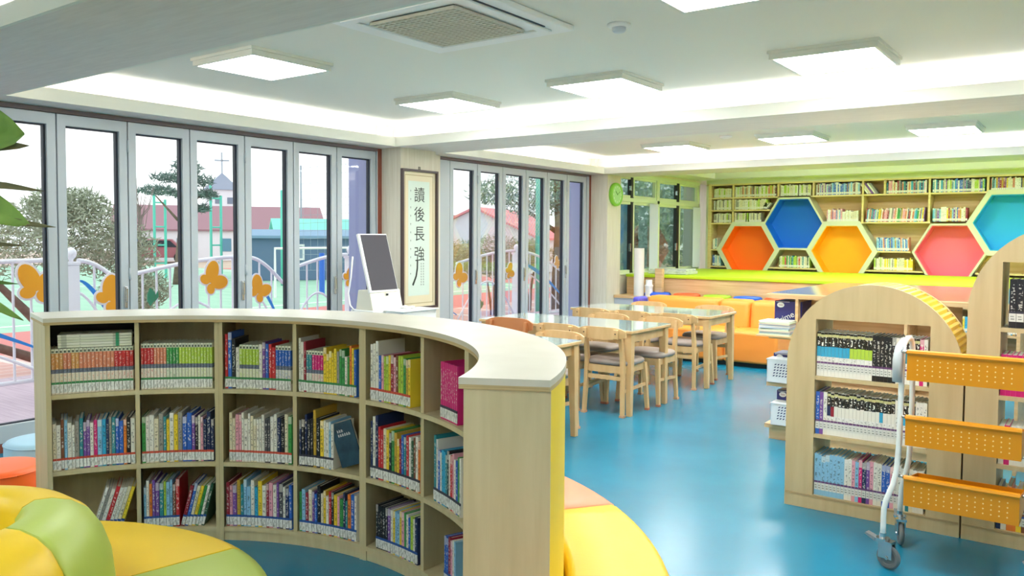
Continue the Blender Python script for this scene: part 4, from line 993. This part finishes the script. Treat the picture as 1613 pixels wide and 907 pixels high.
t = thing('wall_clock', 'round bright green wall clock on the far column', 'clock', (XC, 10.40, 2.11))
gm = mat('clock_green', '86c93c', .35); gd = mat('clock_dial', 'a9d98a', .4)
My = Matrix.Rotation(pi/2, 4, 'Y')
MB().lathe([(0, 0), (.165, 0), (.17, .015), (.165, .05), (.145, .058), (.135, .045), (0, .045)], 40, M=My).build('case', gm, t, smooth=True)
MB().lathe([(0, .046), (.132, .046), (.132, .047), (0, .047)], 36, M=My).build('dial', gd, t)
nm = MB()
for i in range(12):
    a = 2*pi*i/12; nm.box(.048, .05, .108*sin(a)-.007, .108*sin(a)+.007, .108*cos(a)-.011, .108*cos(a)+.011)
nm.build('hour_mark', mat('clock_white', 'dff0c4', .5), t)
for a, l, w in ((R(-50), .07, .006), (R(60), .1, .004)):
    MB().box(.051, .053, -w, w, -.01, l, M=Matrix.Rotation(-a, 4, 'X')).build('hand', mat('hand_green', '4d8a2a', .5), t)
# kiosk
t = thing('display_kiosk', 'white kiosk with a tall tilted dark screen beside the column', 'kiosk', (-5.78, 5.53, 0))
MB().box(0, .30, -.22, .22, 0, .8).build('cabinet', white, t, bevel=.01)
MB().prism([(.05, .8), (.28, .8), (.235, .985), (.08, .985)], -.2, .2, 'y').build('neck', mat('kiosk_cream', 'e0dccb', .5), t, bevel=.006)
MB().box(.262, .27, -.012, .012, .93, .95).build('lens', black, t)
Mt = Matrix.Translation((.25, 0, .965)) @ Matrix.Rotation(R(-16.5), 4, 'Y')
MB().box(-.03, .0, -.205, .17, 0, .575, M=Mt).build('screen_housing', white, t, bevel=.006)
MB().box(.0, .004, -.18, .158, .02, .562, M=Mt).build('screen', screen, t)
MB().tube([(.02, -.21, 1.3), (.0, -.215, 1.1), (-.02, -.23, .95), (.04, -.26, .84), (.1, -.27, .8)], .008, 8).build('cable', white, t, smooth=True)
o = MB().tube([(.1+.06*cos(a*1.3)+.02*sin(a*3), .05*sin(a*1.7), .012+.012*sin(a*2.3)) for a in [i*.35 for i in range(40)]], .006, 6).build('coiled_cable', white, smooth=True); o.location = (-5.52, 5.70, .80); tag(o, 'white cable coiled on the kiosk ledge below the dark screen', 'cable')
o = MB().box(-.11, .12, -.16, .3, .0, .79).box(-.115, .14, -.18, .32, .79, .80).build('side_cabinet', white, bevel=.004); o.location = (-5.36, 5.62, 0); tag(o, 'white low cabinet under the kiosk screen in front of the column', 'cabinet')
t.location.z = .0
# ================================================================ POTTED PLANT (leaves at the left edge)
t = thing('potted_plant', 'potted plant with long arching green leaves at left edge of view', 'plant', (-3.72, .95, 0))
MB().lathe([(0, 0), (.2, 0), (.25, .5), (.27, .5), (.27, .53), (.24, .53), (.235, .48), (0, .48)], 32).build('pot', mat('pot_white', 'e8e6e0', .4), t, smooth=False)
MB().lathe([(0, .49), (.235, .49)], 24).build('soil', mat('soil', '4a3a2a', .9), t)
MB().tube([(0, 0, .48), (.03, .01, 1.0), (.05, .02, 1.5), (.06, .03, 2.0)], [.028, .026, .022, .015], 10).build('stem', mat('stem_green', '6a7a3a', .6), t, smooth=True)
def leaf(base, tip, w, m, sag=.06, fold=.3, nrm=(.9, -.35, .3)):
    b = Vector(base)-Vector((-3.72, .95, 0)); e = Vector(tip)-Vector((-3.72, .95, 0)); n = 14; d = (e-b); side = d.cross(Vector(nrm)).normalized(); upv = side.cross(d).normalized()
    vs = []; fs = []
    for i in range(n+1):
        u = i/n; c = b+d*u+Vector((0, 0, sag*sin(pi*u))); ww = w*(sin(pi*min(1, u**1.6*.93+.06))**.75)*(1 if u < .97 else .4)
        for k in (-1, -.5, 0, .5, 1): vs.append(c+side*ww*k+upv*(abs(k)*fold*ww)+upv*.004*sin(u*22+k*3)*abs(k))
    for i in range(n):
        for k in range(4): fs.append((i*5+k, i*5+k+1, i*5+k+6, i*5+k+5))
    mb = MB().add([tuple(v) for v in vs], fs); o = mb.build('leaf', m, t, smooth=True)
    s = o.modifiers.new('thickness', 'SOLIDIFY'); s.thickness = .0015
    return o
stx, sty = -3.67, .98
for tip, z0, w, m, sag in (((-3.45, 1.466, 1.89), 1.84, .115, leaf_m, .03), ((-3.445, 1.48, 1.845), 1.66, .03, leaf_b, .05), ((-3.426, 1.525, 1.668), 1.65, .015, leaf_b, .03),
                           ((-3.447, 1.477, 1.535), 1.62, .07, leaf_m, .06), ((-3.47, 1.43, 1.57), 1.55, .05, leaf_d, .05), ((-3.41, 1.559, 1.525), 1.52, .016, leaf_b, .03),
                           ((-3.455, 1.458, 1.452), 1.42, .012, leaf_b, .02), ((-3.463, 1.44, 1.30), 1.27, .012, leaf_d, .03), ((-3.458, 1.451, 1.155), 1.3, .025, leaf_m, .07),
                           ((-4.05, .5, 1.9), 1.6, .05, leaf_m, .1), ((-4.1, 1.2, 1.7), 1.5, .05, leaf_m, .1), ((-3.5, .5, 1.6), 1.4, .05, leaf_d, .12), ((-3.7, .55, 2.0), 1.7, .04, leaf_m, .1)):
    leaf((stx, sty, z0), tip, w, m, sag)

# ================================================================ OUTSIDE
ground = mat('yard_ground', 'c9b6a6', .9, c2='b59f8c', scale=2)
struct(MB().box(-80, -6.3, -30, 80, -.6, -.26).build('ground', ground))
struct(MB().box(-9.3, -6.15, -4, 18, -.2, -.02).build('deck', mat('pink_deck', 'cdb8c4', .7, c2='b8a2b0', scale=3, stretch=(.6, 14, 1)))) 
brickm = bpy.data.materials.new('paving_brick'); brickm.use_nodes = True
bt = brickm.node_tree.nodes.new('ShaderNodeTexBrick'); bt.inputs['Scale'].default_value = 6; bt.inputs['Color1'].default_value = lin('d69a8e'); bt.inputs['Color2'].default_value = lin('c98a80'); bt.inputs['Mortar'].default_value = lin('e0cfc8')
brickm.node_tree.links.new(bt.outputs['Color'], brickm.node_tree.nodes['Principled BSDF'].inputs['Base Color'])
struct(MB().box(-12.4, -9.3, -4, 26, -.26, -.2).build('brick_path', brickm))
struct(MB().box(-15.2, -12.4, -12, 40, -.26, -.21).box(-36, -15.2, 24, 27, -.26, -.205).build('running_track', mat('track_red', 'cc7c78', .8)))
struct(MB().box(-46, -15.2, -14, 24, -.26, -.21).build('turf_field', mat('turf', '93bfa4', .8, c2='a2ccb2', scale=.5, stretch=(1, 6, 1))))
wl = MB()
for x in (-16.2, -27, -38, -45.5): wl.box(x, x+.12, -13, 23, -.21, -.204)
for y in (4, 23): wl.box(-45.5, -16.2, y, y+.12, -.21, -.204)
struct(wl.build('field_lines', white))
struct(MB().box(-80, -46, -30, 80, -.26, -.2).build('road', mat('far_road', 'c8b4a8', .9)))
# fence on the deck
fw_ = mat('fence_white', 'eceaf4', .4); fb_ = mat('fence_blue', '2f8ae0', .4); fy_ = mat('butterfly_orange', 'f2a51c', .5); fg_ = mat('leaf_plate_green', '3c8a68', .5)
FXX = -8.0
def fence_panel(y0, y1, label, hi=1.24, lo=1.06, rise=1, wave='blue'):
    t = thing('deck_fence', label, 'fence', (FXX, y0, 0), 0, 'white rail fence panels along the deck'); L = y1-y0
    f = lambda u: lo+(hi-lo)*(sin(pi*u/2) if rise > 0 else cos(pi*u/2))
    MB().tube([(0, L*i/14, f(i/14)) for i in range(15)], .022, 8).build('top_rail', fw_, t, smooth=True)
    MB().tube([(0, 0, .14), (0, L, .14)], .02, 8).build('bottom_rail', fw_, t, smooth=True)
    nb = int(L/.15)
    for i in range(1, nb): MB().tube([(0, L*i/nb, .14), (0, L*i/nb, f(i/nb))], .0115, 6, cap=False).build('baluster', fw_, t, smooth=True)
    m = MB(); n = 16
    g = (lambda u: 1.05-.75*u**1.5) if wave == 'blue' else (lambda u: .35+.6*sin(pi*u))
    th = lambda u: .012+.075*sin(pi*min(1, u*1.05))*(1-u*.6)
    top = [(L*i/n, g(i/n)+th(i/n)*.5) for i in range(n+1)]; bot = [(L*i/n, g(i/n)-th(i/n)*.5) for i in range(n+1)][::-1]
    for i in range(n):
        m.prism([top[i], top[i+1], bot[n-i-1], bot[n-i]], .02, .035, 'x')
    if wave == 'blue': m.build('wave_plate', fb_, t)
    MB().tube([(.03, L*i/n, g(i/n)-.12-.1*(i/n)) for i in range(n+1)], .014, 6).build('curved_rail', fw_, t, smooth=True)
    for yy in (0.2, L-.2): MB().tube([(0, yy, -.02), (0, yy, .14)], .018, 6).build('foot', fw_, t)
    return t
def fence_post(y, label):
    t = thing('fence_post', label, 'post', (FXX, y, -.02), 0, 'white square fence posts with ball tops')
    MB().box(-.055, .055, -.055, .055, 0, 1.22).box(-.065, .065, -.065, .065, 1.22, 1.25).build('post', fw_, t, bevel=.004)
    MB().lathe([(0, 1.25), (.02, 1.25), (.02, 1.27), (.045, 1.3), (.052, 1.33), (.045, 1.36), (.02, 1.385), (0, 1.39)], 16).build('ball_top', fw_, t, smooth=True)
def butterfly(y, z, s, rz, label, x=FXX+.05):
    t = thing('butterfly_plate', label, 'decoration', (x, y, z), 0, 'orange butterfly plates on the fence')
    def wing(r0, r1, a0, k, grow):
        pts = []
        for i in range(20):
            a = 2*pi*i/20; pts.append(((r0+(r1+grow)*cos(a)), (r1*k+grow)*sin(a)))
        c, s_ = cos(a0), sin(a0); return [((px*c-py*s_)*s, (px*s_+py*c)*s) for px, py in pts]
    for grow, x0, x1, m, nm in ((.02, 0, .01, fw_, 'white_plate'), (0, .01, .018, fy_, 'orange_plate')):
        mb = MB()
        for wi, (r0, r1, a, k) in enumerate(((.13, .13, rz+R(65), .62), (.12, .11, rz-R(10), .72), (.075, .065, rz+R(135), .8), (.07, .06, rz-R(95), .8))): mb.prism(wing(r0, r1, a, k, grow), x0, x1+wi*.001, 'x')
        mb.build(nm, m, t)
pY = [.2, 1.55, 3.79, 7.35, 11.06, 13.4]
for i, y in enumerate(pY): fence_post(y, 'white ball topped fence post, %s along the deck from the left' % ORD[i])
seg = [(1.6, 3.73, 1), (3.85, 5.55, -1), (5.55, 7.29, 1), (7.41, 9.2, -1), (9.2, 11.0, 1), (11.12, 13.34, -1)]
fence_panel(1.6, 3.73, 'white fence panel left of the first visible ball topped post', 1.25, 1.18, 1)
fence_panel(3.85, 4.33, 'short white fence panel curving down with a blue wave beside the post', 1.24, .95, -1)
fence_panel(4.35, 5.72, 'white fence panel rising in front of the church and orange butterfly', 1.25, 1.08, 1, wave='up')
fence_panel(5.76, 6.27, 'white fence panel falling with a blue wave before the blue shed', 1.24, .92, -1)
fence_panel(6.3, 7.29, 'white fence panel rising toward the lilac pier', 1.25, 1.06, 1, wave='up')
fence_panel(7.41, 9.47, 'white fence panel falling in the first panes of the second window', 1.24, .9, -1)
fence_panel(9.5, 11.0, 'white fence panel rising to the post in the second window', 1.26, 1.08, 1, wave='up')
fence_panel(11.12, 12.6, 'white fence panel right of the post in the second window', 1.24, .8, -1)
fence_panel(12.6, 14.8, 'white fence panel seen through the last panes of the second window', 1.24, 1.1, 1)
for y, z, s, rz, l in ((3.45, .97, 1.05, .9, 'orange butterfly plate at the far left beside the plant leaves'), (4.12, .84, 1.0, .3, 'orange butterfly plate just above the left end of the bookcase'),
                       (5.24, .97, .95, 0.2, 'orange butterfly plate in front of the church pane'), (5.86, .82, .85, .5, 'orange butterfly plate in front of the blue shed pane'),
                       (7.25, .93, .7, 0, 'orange butterfly plate half hidden behind the lilac pier'), (9.47, .85, .95, .3, 'orange butterfly plate in the second window'),
                       (10.75, .9, .7, 0, 'small orange butterfly plate left of the post in the second window'), (12.2, 1.0, .6, .5, 'orange butterfly plate at the right of the second window')):
    butterfly(y, z, s, rz, l)
for y, z, l in ((4.55, .85, 'green leaf plate on the fence left of the church'), (10.0, .42, 'green leaf plate low on the fence in the second window'), (11.75, .6, 'green leaf plate on the fence right of the post')):
    m = MB(); m.prism([(0, -.09), (.05, -.03), (.055, .04), (.0, .1), (-.03, .03), (-.03, -.04)], 0, .012, 'x'); m.prism([(.05, -.05), (.09, 0), (.085, .06), (.06, .02)], 0, .012, 'x')
    o = m.build('leaf_plate', fg_); o.location = (FXX+.05, y, z); tag(o, l, 'decoration', 'green leaf plates on the fence')

# trees and bushes
def foliage(name, blobs, n, size, m, parent, flat=1.0, needle=0):
    mb = MB(); rnd = random.Random(hash(name+str(len(blobs)))%1000+n)
    for _ in range(n):
        (cx, cy, cz, r, rz_) = rnd.choice(blobs)
        while True:
            u = Vector((rnd.uniform(-1, 1), rnd.uniform(-1, 1), rnd.uniform(-1, 1)))
            if u.length < 1: break
        c = Vector((cx+u.x*r, cy+u.y*r, cz+u.z*rz_)); a = Vector((rnd.gauss(0, 1), rnd.gauss(0, 1), rnd.gauss(0, .6)+.5)).normalized(); b = a.cross(Vector((rnd.gauss(0, 1), rnd.gauss(0, 1), rnd.gauss(0, 1)))).normalized()
        s = size*rnd.uniform(.6, 1.4); w = s*(.12 if needle else .45)
        mb.add([c-b*w, c+b*w, c+a*s+b*w*.3, c+a*s-b*w*.3], [(0, 1, 2, 3)])
    return mb.build(name, m, parent)
pine_m = mat('pine_needles', '8d9880', .8, c2='b0b8a0', scale=3); olive_m = mat('dry_needles', 'b8b088', .8, c2='cabf98', scale=3); dark_m = mat('far_pine', '5f706c', .8, c2='7c8c86', scale=3)
bark = mat('bark', '8a7468', .9, c2='6e5a50', scale=10)
def tree(label, x, y, trunk, blobs, n, size, m, needle=1, name='pine_tree', cat='tree'):
    t = thing(name, label, cat, (x, y, -.22))
    for pts, r0 in trunk: MB().tube(pts, [r0*(1-.6*i/(len(pts)-1)) for i in range(len(pts))], 7).build('trunk', bark, t, smooth=True)
    foliage('foliage', blobs, n, size, m, t, needle=needle)
    return t
tree('low spreading pine right outside the left windows behind the fence', -10.6, 4.9,
     [([(0, .1, 0), (.1, -.3, .6), (.3, -.9, 1.2)], .09), ([(0, .2, 0), (.0, .1, .7), (-.1, 0, 1.4)], .08), ([(0, .3, 0), (.1, .6, .6), (0, .9, 1.2)], .06), ([(0, .1, 0), (.4, -1.1, .5), (.5, -1.6, 1.1)], .07)],
     [(0, 0, 1.75, .85, .45), (.2, -.9, 1.6, .9, .45), (-.1, .7, 1.5, .6, .4), (0, .1, 2.05, .5, .25), (.4, -1.8, 1.7, .8, .5), (.1, .9, .95, .45, .3)], 15000, .075, pine_m)
tree('tall sparse pine standing alone across the field left of the church', -25.6, 15.6,
     [([(0, 0, 0), (.1, .1, 1.5), (.05, .3, 3.2), (.1, .4, 4.0)], .12), ([(0, .1, 2.2), (0, -.7, 3.0)], .05), ([(0, .2, 2.4), (0, 1.0, 3.1)], .05)],
     [(0, .45, 4.0, .5, .28), (0, -.1, 3.6, .7, .16), (0, .9, 3.55, .55, .2), (0, -.7, 3.15, .6, .16), (0, .3, 3.1, .7, .14), (0, 1.2, 3.1, .4, .15), (0, 1.0, 2.6, .25, .12)], 2800, .16, dark_m)
tree('large dark pine filling the panes of the second folding window', -10.9, 15.2,
     [([(.7, .5, 0), (.75, .5, 2), (.7, .4, 3.6)], .16), ([(.7, .5, 1.8), (-.3, 0, 2.6)], .06), ([(.7, .5, 2.0), (1.3, .9, 2.8)], .06)],
     [(.2, 0, 3.0, .9, .5), (-.6, -.3, 2.7, .6, .3), (.9, .4, 2.8, .7, .6), (.3, .2, 2.45, .8, .3), (1.4, .9, 2.7, .6, .7), (.4, .2, 3.6, .6, .3)], 3600, .13, mat('dark_needles', '6c857a', .8, c2='88a094', scale=3))
def bush(label, x, y, blobs, n, m): tree(label, x, y, [([(0, 0, 0), (0, .05, .5), (.05, .1, .9)], .05), ([(0, 0, 0), (.1, -.3, .8)], .035)], blobs, n, .08, m, name='bush', cat='bush')
bush('yellow green bush in the first pane of the second window', -10.7, 12.4, [(0, 0, 1.3, .75, .35), (0, .5, 1.2, .5, .35)], 3600, olive_m)
bush('green bush in the middle panes of the second window', -10.7, 13.9, [(0, 0, 1.35, .75, .42), (0, .4, 1.1, .6, .35)], 3800, pine_m)
bush('olive bush left of the post in the second window', -10.7, 15.3, [(0, 0, 1.3, .55, .35)], 2600, olive_m)
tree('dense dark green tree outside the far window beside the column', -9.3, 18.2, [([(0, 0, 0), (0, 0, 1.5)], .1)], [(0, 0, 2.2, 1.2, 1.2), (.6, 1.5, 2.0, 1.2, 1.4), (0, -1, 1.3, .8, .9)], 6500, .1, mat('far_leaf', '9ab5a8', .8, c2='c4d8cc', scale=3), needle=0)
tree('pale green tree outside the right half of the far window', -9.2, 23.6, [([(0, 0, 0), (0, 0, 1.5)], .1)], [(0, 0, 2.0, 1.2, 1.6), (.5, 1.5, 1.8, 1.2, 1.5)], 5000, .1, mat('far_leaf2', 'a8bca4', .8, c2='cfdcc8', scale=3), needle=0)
o = MB().box(-.03, .03, -.35, .35, 0, 2.3).build('painted_board', mat('blue_mural', '4a9cc4', .6, c2='c8dce0', scale=2.5)); o.location = (-7.2, 13.15, -.02); tag(o, 'blue painted board standing outside the far window beside the column', 'board')
bare = mat('bare_twig', '8a7c78', .9)
t = thing('bare_tree', 'bare leafless tree between the low pine and the sky', 'tree', (-19, 10.6, -.22)); rnd = random.Random(3)
MB().tube([(0, 0, 0), (0, .05, 2.4)], [.07, .03], 6).build('trunk', bare, t)
m = MB()
for i in range(26):
    z = rnd.uniform(1.3, 2.4); a = rnd.uniform(0, 6.3); l = rnd.uniform(.4, .9); m.tube([(0, .03, z), (.3*l*cos(a), .3*l*sin(a), z+.35*l), (.45*l*cos(a), .45*l*sin(a), z+l)], [.016, .01, .005], 5)
m.build('branches', bare, t)
# far pines and church
def gable(name, label, cat, x, y, rz, L, D, hw, hr, mw, mr, wins=(), ov=.2):
    t = thing(name, label, cat, (x, y, -.2), rz)
    MB().box(-L/2, L/2, -D/2, D/2, 0, hw).prism([(-D/2, hw), (D/2, hw), (0, hr-.05)], -L/2, L/2, 'x').build('walls', mw, t)
    MB().prism([(-D/2-ov, hw-.08), (-D/2-ov, hw+.02), (0, hr+.06), (D/2+ov, hw+.02), (D/2+ov, hw-.08), (0, hr-.04)], -L/2-ov, L/2+ov, 'x').build('roof', mr, t)
    for wx in wins:
        wo = MB().box(wx-.35, wx+.35, -D/2-.03, -D/2+.02, hw*.3, hw*.72).build('window', mat('far_window', '5f8fa8', .3), t)
    return t
bw = mat('far_white_wall', 'e6e4ea', .8); pr_ = mat('far_pink_roof', '9c7680', .8); gr_ = mat('far_grey_roof', '8d95a8', .7)
ang = atan2(7.33, 4.81)
gable('church_hall', 'long white hall with dusty pink roof beyond the playing field', 'building', -49.5, 33.6, ang, 13, 7, 2.0, 3.6, bw, pr_, (-5, -2.4, .2, 1.9, 4.4))
t = thing('church_tower', 'white church tower with grey pyramid roof and a cross', 'building', (-57.0, 38.8, -.2), ang)
MB().box(-1.25, 1.25, -1.1, 1.1, 0, 5.2).build('walls', bw, t)
MB().add([(-1.4, -1.25, 5.2), (1.4, -1.25, 5.2), (1.4, 1.25, 5.2), (-1.4, 1.25, 5.2), (0, 0, 6.6)], [(0, 3, 2, 1), (0, 1, 4), (1, 2, 4), (2, 3, 4), (3, 0, 4)]).build('roof', gr_, t)
MB().box(-.06, .06, -.06, .06, 6.5, 8.2).box(-.55, .55, -.06, .06, 7.5, 7.62).build('cross', mat('cross_grey', 'a8b0bc', .6), t)
for a in (-.55, .35):
    for z in (3.4, 4.1): MB().box(a, a+.42, -1.13, -1.09, z, z+.5).build('window', mat('far_window2', '7a8498', .3), t)
gable('far_house', 'pink roofed house beyond the blue shed', 'building', -42, 50, ang, 12, 8, 1.9, 3.3, pr_, pr_)
gable('storage_shed', 'navy blue storage shed with white framed window at field edge', 'shed', -25.4, 21.2, ang+.0, 4.6, 2.6, 1.65, 1.85, mat('shed_blue', '5f7896', .7), mat('shed_roof', '7d9cb8', .7), ())
t = thing('shed_window', 'white framed window on the navy shed wall', 'window', (0, 0, 0))
sh = bpy.data.objects['storage_shed']; bpy.data.objects.remove(t)
wo = MB().frame([(-.95, .75), (-.35, .75), (-.35, 1.35), (-.95, 1.35)], [(-.88, .82), (-.42, .82), (-.42, 1.28), (-.88, 1.28)], -1.36, -1.3, 'y').build('window', white, sh); MB().box(-.88, -.42, -1.33, -1.31, .82, 1.28).build('pane', mat('pane_grey', '8fa2b4', .2), wo)
gable('sports_hut', 'pale hut with a turquoise roof right of the navy shed', 'hut', -27.4, 24.9, ang, 6, 4, 1.6, 2.35, mat('hut_wall', 'c4cce0', .8), mat('hut_roof', '7fd6c4', .7))
gable('school_annex', 'white gabled annex with pink roof seen through the second window', 'building', -24.8, 32.8, ang+.9, 7, 6, 1.6, 3.0, bw, mat('annex_roof', 'e08a90', .8), (0,))
def pole(x, y, h, r, m, label, name='net_pole', cat='pole', grp='turquoise net poles around the field'):
    o = MB().tube([(0, 0, -.22), (0, 0, h)], r, 8).build(name, m, smooth=True); o.location = (x, y, 0); tag(o, label, cat, grp); return o
tq = mat('turquoise_paint', '62c8b4', .5)
def frame_pole(x, y, h, label, dy=.35):
    t = thing('floodlight_mast', label, 'mast', (x, y, -.22), 0, 'turquoise lattice masts at the field')
    MB().tube([(0, 0, 0), (0, 0, h)], .05, 6).tube([(0, dy, 0), (0, dy, h-.5)], .05, 6).build('pole', tq, t)
    m = MB()
    for z in (.6, 1.3, 2.0, h-.62): m.tube([(0, 0, z), (0, dy, z)], .03, 6)
    m.build('rung', tq, t)
frame_pole(-29.4, 17.05, 3.55, 'turquoise twin pole mast in front of the white hall', .45)
frame_pole(-28.3, 18.75, 3.75, 'turquoise twin pole mast in front of the church tower', .45)
pole(-22.5, 17.6, 3.0, .05, tq, 'turquoise pole at the left end of the blue shed')
pole(-20.5, 20.2, 4.5, .06, tq, 'turquoise corner pole right of the blue shed')
t = thing('ball_net', 'thin dark ball stop net strung between the turquoise poles', 'net', (-21.5, 18.9, 0)); m = MB(); 
for i in range(15):
    u = i/14; m.tube([(-1+2*u, -1.3+2.6*u, .3), (-1+2*u, -1.3+2.6*u, 3.8+.4*u)], .006, 4)
for j in range(14): m.tube([(-1, -1.3, .3+j*.26), (1, 1.3, .3+j*.29)], .006, 4)
m.build('mesh', mat('net_grey', '9aa6b0', .8), t)
pole(-9.9, 12.35, 2.9, .045, tq, 'turquoise pole in the second pane of the second window')
pole(-10.0, 14.6, 4.2, .05, tq, 'turquoise pole near the middle of the second window')
pole(-10.1, 15.0, 4.2, .045, tq, 'turquoise pole paired beside the middle one of second window')
m = MB()
for i in range(26): m.tube([(0, i*.1, 1.5), (0, min(2.5, i*.1+1.3), 1.5+min(1.3, 2.5-i*.1))], .004, 4).tube([(0, i*.1, 2.8), (0, min(2.5, i*.1+1.3), 2.8-min(1.3, 2.5-i*.1))], .004, 4)
o = m.build('wire_net', mat('net_pale', 'c0ccd0', .7)); o.location = (-9.95, 12.2, 0); tag(o, 'diamond wire net between turquoise poles outside the second window', 'net')
t = thing('football_goal', 'white football goal frame with a blue post before the shed', 'goal', (-18.2, 15.6, -.22), 0)
MB().tube([(0, -1.6, 0), (0, -1.6, 1.35), (0, 1.2, 1.35), (0, 1.2, 0)], .04, 6).build('frame', white, t); MB().tube([(-.2, .2, 0), (-.2, .2, 1.2)], .08, 8).build('pad', mat('pad_blue', '2f6ad0', .5), t)
t = thing('parked_car', 'dull red car parked in front of the white hall', 'car', (-46.2, 27.0, -.2), ang)
MB().prism([(-2, .3), (-2, .85), (-1.3, .95), (-.8, 1.4), (.8, 1.4), (1.3, .9), (2, .8), (2, .3)], -.8, .8, 'y').build('body', mat('car_red', '9a5a64', .4), t, bevel=.05)
MB().prism([(-1.1, .95), (-.7, 1.32), (.7, 1.32), (1.1, .92)], -.82, .82, 'y').build('windows', gasket, t)
for a in (-1.2, 1.2):
    for b in (-.8, .8): MB().lathe([(0, -.1), (.3, -.1), (.3, .1), (0, .1)], 16, M=Matrix.Translation((a, b, .3)) @ Matrix.Rotation(pi/2, 4, 'X')).build('wheel', black, t)
pole(-33, 27, 5.0, .05, mat('pole_grey', '9aa2ac', .6), 'thin grey utility pole above the pink roofs', 'utility_pole', 'pole', 'utility poles')
